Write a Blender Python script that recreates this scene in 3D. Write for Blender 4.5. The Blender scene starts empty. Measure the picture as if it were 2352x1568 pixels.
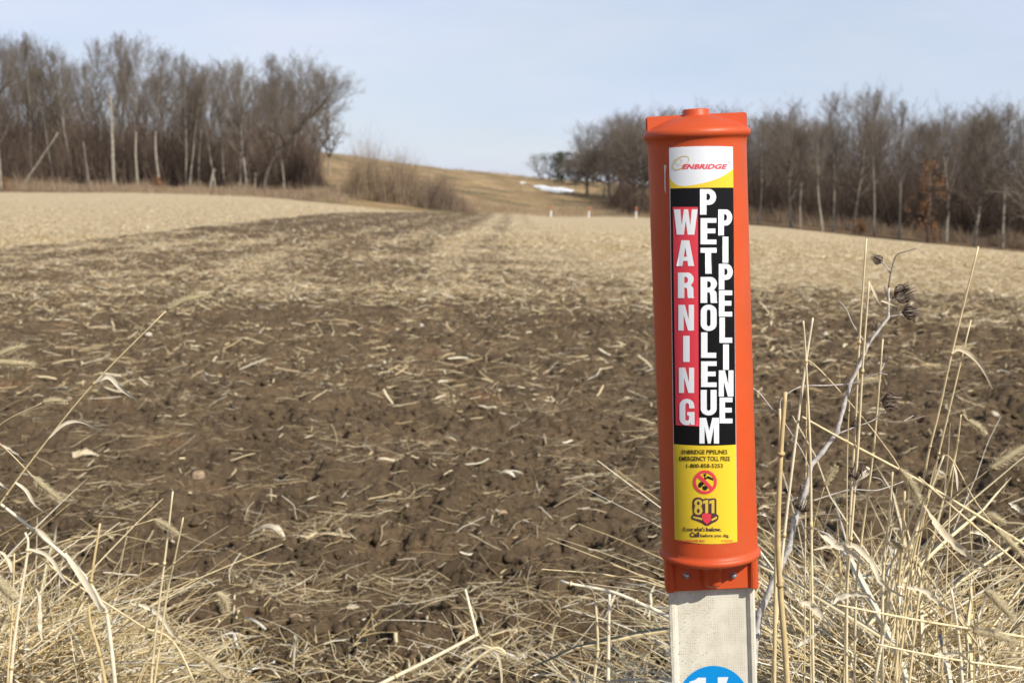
import bpy, bmesh, math, random
import numpy as np
from mathutils import Vector, Matrix
PI = math.pi
S = bpy.context.scene
C = S.collection
# ------------------------------------------------------------------ camera, sky, sun
FPX = 3000.0; PW = 2352.0; PH = 1568.0; EYE = 1.2
TH = math.atan(354.0/3000.0)
cam_d = bpy.data.cameras.new('camera'); cam = bpy.data.objects.new('camera', cam_d); C.objects.link(cam)
cam.location = (0, 0, EYE); cam.rotation_euler = (PI/2 - TH, 0, 0)
cam_d.sensor_width = 22.3; cam_d.lens = 22.3*FPX/PW
cam_d.clip_start = 0.05; cam_d.clip_end = 4000
cam_d.dof.use_dof = True; cam_d.dof.focus_distance = 1.6; cam_d.dof.aperture_fstop = 7.1
S.camera = cam
SUN_EL = math.radians(40); SUN_AZ = math.radians(41)      # azimuth to the right of "straight behind the camera"
sv = Vector((math.sin(SUN_AZ)*math.cos(SUN_EL), -math.cos(SUN_AZ)*math.cos(SUN_EL), math.sin(SUN_EL)))
sun_d = bpy.data.lights.new('sun', 'SUN'); sun_d.energy = 5.2; sun_d.angle = math.radians(0.53); sun_d.color = (1, .945, .84)
sun = bpy.data.objects.new('sun', sun_d); C.objects.link(sun)
sun.rotation_euler = sv.to_track_quat('Z', 'Y').to_euler()
w = bpy.data.worlds.new('World'); S.world = w; w.use_nodes = True
nt = w.node_tree; nt.nodes.clear()
out = nt.nodes.new('ShaderNodeOutputWorld'); bg = nt.nodes.new('ShaderNodeBackground')
sky = nt.nodes.new('ShaderNodeTexSky'); sky.sky_type = 'NISHITA'; sky.sun_disc = False
sky.sun_elevation = SUN_EL; sky.sun_rotation = math.atan2(sv.x, sv.y)
sky.air_density = 1.0; sky.dust_density = 0.3; sky.ozone_density = 2.2
tc = nt.nodes.new('ShaderNodeTexCoord'); mp = nt.nodes.new('ShaderNodeMapping')
mp.inputs['Scale'].default_value = (1.3, 1.3, 5.0); mp.inputs['Location'].default_value = (.35, 0.1, .25)
no = nt.nodes.new('ShaderNodeTexNoise'); no.inputs['Scale'].default_value = 1.9; no.inputs['Detail'].default_value = 6; no.inputs['Roughness'].default_value = .52
cr = nt.nodes.new('ShaderNodeValToRGB'); cr.color_ramp.elements[0].position = .36; cr.color_ramp.elements[1].position = .74
cr.color_ramp.elements[0].color = (0.62,)*3+(1,); cr.color_ramp.elements[1].color = (.97,)*3+(1,)
mx = nt.nodes.new('ShaderNodeMixRGB'); no2 = nt.nodes.new('ShaderNodeTexNoise'); no2.inputs['Scale'].default_value = 3.1; no2.inputs['Detail'].default_value = 5; no2.inputs['Roughness'].default_value = .5
cr2 = nt.nodes.new('ShaderNodeValToRGB'); cr2.color_ramp.elements[0].position = .42; cr2.color_ramp.elements[1].position = .70; cr2.color_ramp.elements[0].color = (.665, .745, .95, 1); cr2.color_ramp.elements[1].color = (.76, .81, .95, 1)
vs = nt.nodes.new('ShaderNodeMixRGB'); vs.blend_type = 'MULTIPLY'; vs.inputs[0].default_value = 1; vs.inputs[2].default_value = (10.8, 10.8, 10.8, 1)
nt.links.new(mp.outputs[0], no2.inputs['Vector']); nt.links.new(no2.outputs['Fac'], cr2.inputs[0]); nt.links.new(cr2.outputs[0], vs.inputs[1]); nt.links.new(vs.outputs[0], mx.inputs[2])
nt.links.new(tc.outputs['Generated'], mp.inputs['Vector']); nt.links.new(mp.outputs[0], no.inputs['Vector'])
nt.links.new(no.outputs['Fac'], cr.inputs[0]); sxyz = nt.nodes.new('ShaderNodeSeparateXYZ'); nt.links.new(tc.outputs['Generated'], sxyz.inputs[0])
gr_ = nt.nodes.new('ShaderNodeMapRange'); gr_.inputs[1].default_value = .28; gr_.inputs[2].default_value = .55; gr_.inputs[3].default_value = 1.0; gr_.inputs[4].default_value = .03; nt.links.new(sxyz.outputs[2], gr_.inputs[0])
mu = nt.nodes.new('ShaderNodeMath'); mu.operation = 'MULTIPLY'; nt.links.new(cr.outputs[0], mu.inputs[0]); nt.links.new(gr_.outputs[0], mu.inputs[1]); nt.links.new(mu.outputs[0], mx.inputs[0]); nt.links.new(sky.outputs[0], mx.inputs[1])
nt.links.new(mx.outputs[0], bg.inputs[0]); bg.inputs[1].default_value = 0.095
nt.links.new(bg.outputs[0], out.inputs[0])
S.view_settings.view_transform = 'Standard'; S.view_settings.look = 'None'; S.view_settings.exposure = 0; S.view_settings.gamma = 1
S.render.engine = 'CYCLES'

# ------------------------------------------------------------------ projection helpers
ct, st_ = math.cos(TH), math.sin(TH)
def ray(px, py):
    u = (px-PW/2)/FPX; v = (PH/2-py)/FPX
    return Vector((u, ct+v*st_, v*ct-st_))
CAM = Vector((0, 0, EYE))
def at(px, py, Y):
    d = ray(px, py); return CAM + d*(Y/d.y)

# ------------------------------------------------------------------ numpy noise
def _h(ix, iy, seed):
    n = (ix.astype(np.int64)*374761393 + iy.astype(np.int64)*668265263 + seed*1442695041) & 0xffffffff
    n = ((n ^ (n >> 13))*1274126177) & 0xffffffff
    n = ((n ^ (n >> 16))*2246822519) & 0xffffffff
    return (n ^ (n >> 15)) & 0xffffffff
def rnd(ix, iy, seed): return _h(ix, iy, seed)/4294967295.0
def perlin(x, y, seed=0):
    x = np.asarray(x, float); y = np.asarray(y, float)
    x0 = np.floor(x); y0 = np.floor(y); fx = x-x0; fy = y-y0
    u = fx*fx*fx*(fx*(fx*6-15)+10); v = fy*fy*fy*(fy*(fy*6-15)+10)
    def g(dx, dy):
        a = rnd(x0+dx, y0+dy, seed)*2*PI
        return np.cos(a)*(fx-dx)+np.sin(a)*(fy-dy)
    a = g(0, 0); b = g(1, 0); c = g(0, 1); d = g(1, 1)
    return ((a*(1-u)+b*u)*(1-v)+(c*(1-u)+d*u)*v)*1.4
def fbm(x, y, seed=0, o=4):
    s = 0; a = 1.0; t = 0
    for i in range(o):
        s = s+perlin(x*2**i, y*2**i, seed+i*7)*a; t += a; a *= .5
    return s/t
def worley(x, y, seed=0):
    x0 = np.floor(x); y0 = np.floor(y)
    best = np.full(x.shape, 9.0); rid = np.zeros(x.shape)
    for dx in (-1, 0, 1):
        for dy in (-1, 0, 1):
            cx = x0+dx; cy = y0+dy
            px = cx+rnd(cx, cy, seed); py = cy+rnd(cx, cy, seed+5)
            d = (px-x)**2+(py-y)**2
            m = d < best; best = np.where(m, d, best); rid = np.where(m, rnd(cx, cy, seed+11), rid)
    return np.sqrt(best), rid
def sst(a, b, x):
    t = np.clip((x-a)/(b-a), 0, 1); return t*t*(3-2*t)

# ------------------------------------------------------------------ terrain
cols = np.array([-600, 0, 500, 760, 1050, 1250, 1450, 1720, 2050, 2352, 3000], float)
rads = np.array([0, 12, 30, 60, 100, 130, 180, 250, 400, 3000], float)
ZT = np.array([
 [0,0,0,.1,.3,1.0,6,10,12,12],
 [0,0,0,.1,.3,1.0,6,10,12,12],
 [0,0,0,.1,.25,1.15,5.5,9,11,11],
 [0,0,0,.05,.05,1.1,4.5,7.6,7.5,7],
 [0,0,-.05,-.4,-.87,-.5,1.5,4.4,4,3],
 [0,0,-.15,-.8,-1.4,-1.6,-.2,3.1,2.5,2],
 [0,0,-.22,-.95,-1.65,-1.75,-.8,1.5,1,1],
 [0,0,-.3,-1.05,-1.85,-2.0,-1.5,-.3,-1,-1],
 [0,0,-.4,-1.4,-2.7,-3.0,-3.1,-3,-3,-3],
 [0,0,-.5,-1.7,-3.4,-3.9,-4.2,-4.2,-4,-4],
 [0,0,-.5,-1.8,-3.6,-4.1,-4.4,-4.4,-4,-4]])
NA, NR = 200, 260
lr = np.linspace(math.log(4), math.log(3000), NR); rr = np.exp(lr)
ca = np.linspace(-600, 3000, NA)
tmp = np.array([np.interp(rr, rads, ZT[i]) for i in range(len(cols))])
LUT = np.array([np.interp(ca, cols, tmp[:, j]) for j in range(NR)]).T
for _ in range(14):
    p = np.pad(LUT, 1, mode='edge'); LUT = (p[:-2, 1:-1]+p[2:, 1:-1]+2*p[1:-1, 1:-1]+p[1:-1, :-2]+p[1:-1, 2:]+2*p[1:-1, 1:-1])/8
def colpx(x, y):
    y = np.where(np.asarray(y, float) < .05, .05, y)
    a = np.clip(np.asarray(x, float)/y, -.62, .62)
    return np.clip(PW/2 + FPX*a, -600, 3000)
def terr(x, y):
    x = np.asarray(x, float); y = np.asarray(y, float)
    r = np.hypot(x, y); c = colpx(x, y)
    fi = (c+600)/3600*(NA-1); fj = (np.log(np.clip(r, 4, 2999))-lr[0])/(lr[-1]-lr[0])*(NR-1)
    i = np.clip(fi.astype(int), 0, NA-2); j = np.clip(fj.astype(int), 0, NR-2); a = fi-i; b = fj-j
    z = LUT[i, j]*(1-a)*(1-b)+LUT[i+1, j]*a*(1-b)+LUT[i, j+1]*(1-a)*b+LUT[i+1, j+1]*a*b
    z = z*sst(-5, 10, y)
    z = z + sst(100, 200, r)*fbm(x/14, y/14, 91, 3)*.7
    return z
def zones(x, y):
    """straw cover, grass-hill weight, wood-floor weight, tilled weight"""
    r = np.hypot(x, y); c = colpx(x, y)
    n = fbm(x/1.6, y/1.6, 3, 4); n2 = fbm(x/5, y/5, 13, 3)
    edge = np.interp(c, [-600, 0, 500, 760, 880, 1050, 1250, 1450, 1720, 2050, 2352, 3000], [120, 120, 116, 96, 86, 104, 130, 130, 112, 101, 93, 90])
    out_ = sst(-1.5, 1.5, r-edge+n*2.0)
    left = sst(-.25, .25, (-9.9+(y-25)*.05) - x + n*.5)*sst(10, 14, y)
    right = (.30*sst(-2.9, -1.3, x+.5*n)*sst(15, 30, y)+.58*sst(-.5, 4.5, x-(1.0*n2+.8*n))) * sst(14.5, 17.5, y+1.6*n+n2*1.5)
    stub = np.maximum(left, right)
    base = .05 + .15*sst(7.5, 11.5, y+n2*2.5) + .27*sst(11.5, 15, y+n2*2)
    base = base - .16*sst(22, 40, y)*sst(-1.0, -3.5, x) + .12*sst(18, 26, y)*sst(-1.5, 1.5, x)
    base = base + .42*n + .22*n2 + .25*fbm(x*2.4, y*2.4, 17, 3)
    base = base + .12*np.sin(x*2*PI/1.5+n)*sst(14, 30, y)
    straw = np.clip(np.clip(base, 0, .72)*(1-stub)+(.93+.08*n)*stub, 0, 1)
    wood = out_*np.maximum(sst(790, 700, c), sst(1500, 1640, c-(r-120)*.3))
    return straw, out_, wood, (1-stub)*(1-out_)
def clods(x, y, till):
    wx = x+.03*perlin(x*9, y*9, 21)+.010*perlin(x*31, y*31, 23); wy = y+.03*perlin(x*9, y*9, 22)+.010*perlin(x*31, y*31, 24)
    h = .045*fbm(x*.9, y*.9, 31, 2) + .038*fbm(x*3.3, y*3.3, 33, 2)
    for sc, am, sd in ((.31, .030, 40), (.16, .030, 41), (.08, .027, 42), (.04, .014, 43)):
        f, q = worley(wx/sc, wy/sc, sd)
        h = h + am*(.35+.9*q)*np.sqrt(np.clip(1-(f/.68)**2, 0, 1))
    h = h + .010*fbm(x*26, y*26, 51, 3)
    pit = sst(.18, .5, perlin(x*6.2, y*6.2, 61))*.028+sst(.15, .6, perlin(x*15, y*15, 62))*.022
    return (h-.042-pit)*(.18+.82*till)
def gz(x, y):
    x = np.asarray(x, float); y = np.asarray(y, float)
    s, o, wd, t = zones(x, y); r = np.hypot(x, y)
    return terr(x, y)+clods(x, y, t)*sst(75, 40, r)
def hit(px, py):
    """where the sight line through a picture point meets the terrain"""
    d = ray(px, py); t = np.exp(np.linspace(math.log(2), math.log(900), 5000))
    X = d.x*t; Y = d.y*t; Z = EYE+d.z*t; g = terr(X, Y)
    k = np.argmax(Z < g)
    if Z[k] >= g[k]: k = len(t)-1
    return X[k], Y[k], float(g[k])

# ------------------------------------------------------------------ object helpers
def mesh_obj(name, verts, faces, mat=None, parent=None, smooth=True, attr=None):
    me = bpy.data.meshes.new(name)
    if isinstance(verts, np.ndarray):
        nv = len(verts); nf = len(faces); k = faces.shape[1]
        me.vertices.add(nv); me.vertices.foreach_set('co', verts.astype(np.float32).ravel())
        me.loops.add(nf*k); me.loops.foreach_set('vertex_index', faces.astype(np.int32).ravel())
        me.polygons.add(nf); me.polygons.foreach_set('loop_start', np.arange(0, nf*k, k, dtype=np.int32))
        me.update(calc_edges=True)
    else:
        me.from_pydata([tuple(v) for v in verts], [], faces)
    if smooth: me.polygons.foreach_set('use_smooth', np.ones(len(me.polygons), dtype=bool))
    if attr:
        for an, data in attr.items():
            data = np.asarray(data, np.float32)
            if data.ndim == 1:
                a = me.attributes.new(an, 'FLOAT', 'POINT'); a.data.foreach_set('value', data)
            else:
                a = me.attributes.new(an, 'FLOAT_COLOR', 'POINT'); a.data.foreach_set('color', data.ravel())
    if mat: me.materials.append(mat)
    me.update()
    o = bpy.data.objects.new(name, me); C.objects.link(o)
    if parent: o.parent = parent
    return o
def tag(o, label=None, cat=None, group=None, kind=None):
    if label: o['label'] = label
    if cat: o['category'] = cat
    if group: o['group'] = group
    if kind: o['kind'] = kind
    return o
def empty(name, loc, label, cat, group=None):
    o = bpy.data.objects.new(name, None); C.objects.link(o); o.location = loc; o.empty_display_size = .05
    return tag(o, label, cat, group)
class MB:
    def __init__(s): s.v = []; s.f = []; s.t = []
    def tube(s, pts, rad, n=5, tint=0.5, cap=True, flat=1.0):
        pts = [Vector(p) for p in pts]
        if not hasattr(rad, '__len__'): rad = [rad]*len(pts)
        b = len(s.v); up = None
        for i, p in enumerate(pts):
            d = (pts[min(i+1, len(pts)-1)]-pts[max(i-1, 0)])
            if d.length < 1e-9: d = Vector((0, 0, 1))
            d.normalize()
            if up is None:
                up = d.orthogonal().normalized()
            up = (up-d*up.dot(d))
            if up.length < 1e-6: up = d.orthogonal()
            up.normalize(); sd = d.cross(up)
            for k in range(n):
                a = 2*PI*k/n
                s.v.append(p+up*(math.cos(a)*rad[i])+sd*(math.sin(a)*rad[i]*flat)); s.t.append(tint)
        for i in range(len(pts)-1):
            for k in range(n):
                s.f.append((b+i*n+k, b+i*n+(k+1) % n, b+(i+1)*n+(k+1) % n, b+(i+1)*n+k))
        if cap and n > 2:
            s.f.append(tuple(b+k for k in reversed(range(n)))); e = b+(len(pts)-1)*n
            s.f.append(tuple(e+k for k in range(n)))
    def ribbon(s, pts, wid, side, tint=.5, curl=.3, twist=0):
        """a leaf blade: three verts across with a folded midrib"""
        pts = [Vector(p) for p in pts]; b = len(s.v); side = Vector(side).normalized(); n = len(pts)
        for i, p in enumerate(pts):
            d = (pts[min(i+1, n-1)]-pts[max(i-1, 0)]).normalized()
            sd = side-d*side.dot(d)
            if sd.length < 1e-4: sd = d.orthogonal()
            sd.normalize(); sd = Matrix.Rotation(twist*i/max(1, n-1), 3, d) @ sd
            nn = d.cross(sd); wv = wid[i] if hasattr(wid, '__len__') else wid
            s.v += [p-sd*wv/2+nn*wv*curl, p, p+sd*wv/2+nn*wv*curl]; s.t += [tint]*3
        for i in range(n-1):
            for k in (0, 1): s.f.append((b+i*3+k, b+i*3+k+1, b+(i+1)*3+k+1, b+(i+1)*3+k))
    def box(s, c, x, y, z):
        b = len(s.v); c = Vector(c)
        for i in (-1, 1):
            for j in (-1, 1):
                for k in (-1, 1): s.v.append(c+x*i+y*j+z*k); s.t.append(.5)
        for f in ((0,1,3,2),(4,6,7,5),(0,4,5,1),(2,3,7,6),(0,2,6,4),(1,5,7,3)): s.f.append(tuple(b+q for q in f))
    def build(s, name, mat, parent=None, origin=None, smooth=True):
        o_ = Vector(origin) if origin is not None else Vector((0, 0, 0))
        return mesh_obj(name, [v-o_ for v in s.v], s.f, mat, parent, smooth, {'tint': np.array(s.t)})
def spline(pts, n=6):
    """Catmull-Rom through points"""
    P = [Vector(p) for p in pts]; P = [P[0]*2-P[1]]+P+[P[-1]*2-P[-2]]; o = []
    for i in range(1, len(P)-2):
        for k in range(n):
            t = k/n; a, b, c, d = P[i-1], P[i], P[i+1], P[i+2]
            o.append(.5*((2*b)+(c-a)*t+(2*a-5*b+4*c-d)*t*t+(3*b-a-3*c+d)*t**3))
    o.append(P[-2]); return o

# ------------------------------------------------------------------ materials
def mat(name, rough=.8, spec=.3):
    m = bpy.data.materials.new(name); m.use_nodes = True; n = m.node_tree.nodes; b = n['Principled BSDF']
    b.inputs['Roughness'].default_value = rough; b.inputs['Specular IOR Level'].default_value = spec
    return m, m.node_tree, b
def N(t, kind, **kw):
    n = t.nodes.new(kind)
    for k, v in kw.items():
        if k in n.inputs: n.inputs[k].default_value = v
        else: setattr(n, k, v)
    return n
def ramp(t, src, stops, interp='LINEAR'):
    r = t.nodes.new('ShaderNodeValToRGB'); r.color_ramp.interpolation = interp
    e = r.color_ramp.elements
    while len(e) < len(stops): e.new(.5)
    for i, (p, c) in enumerate(stops): e[i].position = p; e[i].color = tuple(c)+(1,) if len(c) == 3 else c
    t.links.new(src, r.inputs[0]); return r.outputs[0]
def noise(t, scale, detail=4, rough=.55, vec=None, dist=0):
    n = N(t, 'ShaderNodeTexNoise'); n.inputs['Scale'].default_value = scale; n.inputs['Detail'].default_value = detail
    n.inputs['Roughness'].default_value = rough; n.inputs['Distortion'].default_value = dist
    if vec is None:
        g = N(t, 'ShaderNodeNewGeometry'); vec = g.outputs['Position']
    t.links.new(vec, n.inputs['Vector']); return n.outputs['Fac']
def mixc(t, f, a, b, mode='MIX'):
    m = N(t, 'ShaderNodeMixRGB', blend_type=mode)
    for i, s in ((0, f), (1, a), (2, b)):
        if hasattr(s, 'is_linked'): t.links.new(s, m.inputs[i])
        else: m.inputs[i].default_value = s if not isinstance(s, tuple) else (s+(1,) if len(s) == 3 else s)
    return m.outputs[0]
def math_(t, op, a, b=0.0):
    m = N(t, 'ShaderNodeMath', operation=op)
    for i, s in ((0, a), (1, b)):
        if hasattr(s, 'is_linked'): t.links.new(s, m.inputs[i])
        else: m.inputs[i].default_value = s
    return m.outputs[0]
def bump(t, b, h, strength=.5, dist=.01):
    n = N(t, 'ShaderNodeBump'); n.inputs['Strength'].default_value = strength; n.inputs['Distance'].default_value = dist
    t.links.new(h, n.inputs['Height']); t.links.new(n.outputs[0], b.inputs['Normal'])
G3 = lambda v: (v, v, v)
def m_tinted(name, stops, rough=.7, spec=.25, nscale=40, namt=.35, trans=0):
    m, t, b = mat(name, rough, spec)
    a = N(t, 'ShaderNodeAttribute', attribute_name='tint')
    c = ramp(t, a.outputs['Fac'], stops)
    n = noise(t, nscale, 3)
    c2 = mixc(t, namt, c, ramp(t, n, [(.3, G3(.45)), (.7, G3(1.35))]), 'MULTIPLY')
    t.links.new(c2, b.inputs['Base Color'])
    if trans:
        tr = N(t, 'ShaderNodeBsdfTranslucent'); t.links.new(c2, tr.inputs[0]); ms = N(t, 'ShaderNodeMixShader'); ms.inputs[0].default_value = trans
        t.links.new(b.outputs[0], ms.inputs[1]); t.links.new(tr.outputs[0], ms.inputs[2]); t.links.new(ms.outputs[0], t.nodes['Material Output'].inputs[0])
    return m
M = {}
def soil_ground():
    m, t, b = mat('field_ground', .95, .1)
    a = N(t, 'ShaderNodeAttribute', attribute_name='zone'); sp = N(t, 'ShaderNodeSeparateColor'); t.links.new(a.outputs['Color'], sp.inputs[0])
    straw, hill, wood = sp.outputs[0], sp.outputs[1], sp.outputs[2]
    soil = ramp(t, noise(t, 2.2, 6, .6), [(.32, (.115, .081, .050)), (.48, (.165, .116, .070)), (.62, (.205, .142, .084)), (.72, (.23, .128, .068))])
    soil = mixc(t, .55, soil, ramp(t, noise(t, 45, 5, .65), [(.3, G3(.5)), (.7, G3(1.35))]), 'MULTIPLY')
    g = N(t, 'ShaderNodeNewGeometry'); mpn = N(t, 'ShaderNodeMapping'); mpn.inputs['Scale'].default_value = (1.25, 1, 1)
    t.links.new(g.outputs['Position'], mpn.inputs['Vector'])
    fine = noise(t, 26, 5, .8, mpn.outputs[0], .2)
    coarse = noise(t, 4.5, 5, .75, mpn.outputs[0], .2)
    fm = math_(t, 'ADD', math_(t, 'MULTIPLY', fine, .62), math_(t, 'MULTIPLY', coarse, .38))
    # straw where noise is below a cover-dependent threshold
    thr = math_(t, 'ADD', math_(t, 'MULTIPLY', straw, .42), .29)
    k = math_(t, 'MULTIPLY', math_(t, 'SUBTRACT', thr, fm), 14)
    k = N(t, 'ShaderNodeClamp'); t.links.new(math_(t, 'MULTIPLY', math_(t, 'SUBTRACT', thr, fm), 14), k.inputs[0])
    strawc = ramp(t, noise(t, 30, 5, .7), [(.25, (.33, .25, .155)), (.5, (.56, .44, .28)), (.75, (.72, .60, .41))])
    strawc = mixc(t, .5, strawc, ramp(t, noise(t, 1.1, 5, .6), [(.3, G3(.8)), (.7, G3(1.15))]), 'MULTIPLY')
    c = mixc(t, k.outputs[0], soil, strawc)
    hillc = ramp(t, noise(t, .11, 6, .65, mpn.outputs[0]), [(.36, (.13, .125, .065)), (.46, (.27, .195, .10)), (.56, (.42, .29, .15)), (.68, (.52, .40, .23))])
    hillc = mixc(t, .6, hillc, ramp(t, noise(t, 1.7, 5, .7), [(.3, G3(.6)), (.7, G3(1.25))]), 'MULTIPLY')
    woodc = ramp(t, noise(t, .6, 6, .7), [(.3, (.10, .065, .04)), (.5, (.19, .125, .075)), (.72, (.33, .22, .125))])
    c = mixc(t, hill, c, hillc); c = mixc(t, wood, c, woodc)
    t.links.new(c, b.inputs['Base Color'])
    bump(t, b, noise(t, 60, 6, .75), 1.0, .02)
    return m
M['ground'] = soil_ground()
M['straw'] = m_tinted('straw', [(0, (.20, .13, .065)), (.25, (.38, .27, .13)), (.55, (.56, .43, .245)), (.85, (.73, .60, .38)), (1, (.84, .76, .58))], .6, .3)
M['grass'] = m_tinted('dry_grass', [(0, (.22, .13, .055)), (.15, (.44, .30, .13)), (.45, (.72, .56, .29)), (.8, (.85, .72, .46)), (1, (.92, .86, .72))], .5, .35, 60, .3)
M['leaf'] = m_tinted('dry_leaf', [(0, (.30, .22, .12)), (.5, (.70, .57, .36)), (1, (.88, .80, .64))], .6, .3, 50, .3, .2)
M['head'] = m_tinted('foxtail_bristle', [(0, (.35, .27, .14)), (.5, (.60, .50, .31)), (1, (.76, .68, .48))], .7, .2, 50, .25, .25)
M['weed'] = m_tinted('weed_stem', [(0, (.10, .07, .05)), (.35, (.25, .19, .15)), (.7, (.52, .47, .42)), (1, (.72, .68, .63))], .75, .2, 180, .75)
M['pod'] = m_tinted('weed_pod', [(0, (.05, .036, .026)), (.5, (.20, .15, .115)), (1, (.46, .38, .30))], .8, .2, 150, .6)
M['bark'] = m_tinted('bark', [(0, (.06, .046, .038)), (.5, (.16, .135, .115)), (1, (.34, .305, .245))], .95, .1, 3, .6)
M['twig'] = m_tinted('twig', [(0, (.07, .054, .042)), (.5, (.20, .165, .132)), (1, (.36, .30, .235))], .95, .1, 1.2, .4)
M['redleaf'] = m_tinted('rust_leaf', [(0, (.13, .065, .03)), (.5, (.23, .11, .052)), (1, (.33, .18, .09))], .8, .1, 5, .4)
M['pine'] = m_tinted('pine_needle', [(0, (.035, .045, .032)), (.5, (.06, .075, .05)), (1, (.09, .11, .07))], .8, .1, 3, .4)
M['brush'] = m_tinted('brush', [(0, (.07, .05, .04)), (.35, (.17, .125, .098)), (.7, (.30, .22, .15)), (1, (.46, .35, .22))], .95, .1, 1.2, .4)
def simple(name, col, rough=.5, spec=.4, nz=None):
    m, t, b = mat(name, rough, spec)
    if nz:
        c = mixc(t, nz[1], col, ramp(t, noise(t, nz[0], 4), [(.3, G3(.5)), (.7, G3(1.2))]), 'MULTIPLY'); t.links.new(c, b.inputs['Base Color'])
        bump(t, b, noise(t, nz[0]*2, 4), .3, .003)
    else: b.inputs['Base Color'].default_value = col+(1,)
    return m
M['stone'] = simple('stone', (.42, .30, .19), .8, .2, (60, .7)); M['pale_stone'] = simple('pale_stone', (.62, .54, .42), .8, .2, (60, .6))
M['snow'] = simple('snow', (.86, .88, .92), .7, .2, (2, .15))
M['faded_orange'] = simple('faded_orange', (.50, .17, .09), .6, .3)
M['white'] = simple('sticker_white', (.80, .82, .84), .25, .45)
M['letter'] = simple('letter_white', (.90, .91, .92), .28, .4)
M['black'] = simple('sticker_black', (.008, .008, .009), .3, .25)
M['red'] = simple('sticker_red', (.80, .06, .085), .3, .4)
M['yellow'] = simple('sticker_yellow', (.86, .60, .04), .3, .45)
M['gold'] = simple('sticker_gold', (.72, .52, .07), .3, .45)
M['ink'] = simple('ink', (.02, .015, .01), .4, .4); M['brown'] = simple('ink_brown', (.09, .04, .045), .4, .4)
M['blue'] = simple('sticker_blue', (.004, .27, .68), .3, .45)
M['steel'] = simple('bolt_steel', (.55, .54, .52), .38, .5); M['steel'].node_tree.nodes['Principled BSDF'].inputs['Metallic'].default_value = .7
M['scratch'] = simple('scratch', (.80, .76, .72), .5, .3)
def orange():
    m, t, b = mat('orange_plastic', .38, .45)
    c = ramp(t, noise(t, 9, 5, .6), [(.3, (.60, .072, .012)), (.7, (.66, .092, .018))])
    n2 = noise(t, 240, 3, .6)
    c = mixc(t, ramp(t, n2, [(.68, G3(0)), (.74, G3(.35))]), c, (.85, .30, .18))
    g = N(t, 'ShaderNodeNewGeometry'); mpn = N(t, 'ShaderNodeMapping'); mpn.inputs['Scale'].default_value = (60, 60, 4); t.links.new(g.outputs['Position'], mpn.inputs['Vector'])
    st = noise(t, 1.0, 4, .6, mpn.outputs[0]); c = mixc(t, ramp(t, st, [(.55, G3(0)), (.85, G3(.35))]), c, (.55, .13, .06))
    t.links.new(c, b.inputs['Base Color'])
    c = mixc(t, ramp(t, noise(t, 6, 7, .75), [(.46, G3(0)), (.72, G3(.4))]), c, (.38, .10, .045)); t.links.new(c, b.inputs['Base Color'])
    r = ramp(t, noise(t, 14, 6), [(.3, G3(.34)), (.7, G3(.58))]); t.links.new(r, b.inputs['Roughness'])
    bump(t, b, noise(t, 25, 3), .12, .003)
    return m
M['orange'] = orange()
def woven():
    m, t, b = mat('woven_fiberglass', .75, .25)
    g = N(t, 'ShaderNodeTexCoord'); v = g.outputs['Object']
    def lines(axis, sc, ph):
        w_ = N(t, 'ShaderNodeTexWave', wave_type='BANDS', bands_direction=axis); w_.inputs['Scale'].default_value = sc; w_.inputs['Distortion'].default_value = 1.2
        w_.inputs['Detail'].default_value = 2; w_.inputs['Detail Scale'].default_value = 3; w_.inputs['Phase Offset'].default_value = ph; t.links.new(v, w_.inputs['Vector']); return w_.outputs['Fac']
    lx = ramp(t, lines('X', 150, 0), [(0, G3(1)), (.12, G3(0))]); lz = ramp(t, lines('Z', 170, 1), [(0, G3(1)), (.14, G3(0))])
    base = ramp(t, noise(t, 30, 5, .6, v), [(.3, (.72, .67, .54)), (.7, (.82, .78, .66))])
    k = mixc(t, 1.0, lx, lz, 'ADD'); brk = ramp(t, noise(t, 55, 4, .6, v), [(.42, G3(.12)), (.6, G3(.8))])
    k2 = mixc(t, 1.0, k, brk, 'MULTIPLY')
    c = mixc(t, k2, base, (.38, .33, .25))
    mpn = N(t, 'ShaderNodeMapping'); mpn.inputs['Scale'].default_value = (1, 1, 2.2); t.links.new(v, mpn.inputs['Vector'])
    spk = ramp(t, noise(t, 330, 4, .7, mpn.outputs[0]), [(.60, G3(0)), (.66, G3(1))])
    sx = N(t, 'ShaderNodeSeparateXYZ'); t.links.new(v, sx.inputs[0])
    side = ramp(t, math_(t, 'MULTIPLY', math_(t, 'ADD', sx.outputs[0], .05), 10), [(0, G3(1)), (.16, G3(.95)), (.28, G3(.15)), (1, G3(0))])
    c = mixc(t, mixc(t, 1.0, spk, side, 'MULTIPLY'), c, (.12, .09, .07))
    mp2 = N(t, 'ShaderNodeMapping'); mp2.inputs['Scale'].default_value = (30, 30, 5); t.links.new(v, mp2.inputs['Vector'])
    c = mixc(t, ramp(t, noise(t, 1.0, 6, .7, mp2.outputs[0]), [(.45, G3(0)), (.72, G3(.45))]), c, (.50, .43, .31))
    t.links.new(c, b.inputs['Base Color']); bump(t, b, mixc(t, .5, k, noise(t, 400, 2, .5, v)), .35, .0006)
    return m
M['woven'] = woven()

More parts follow.
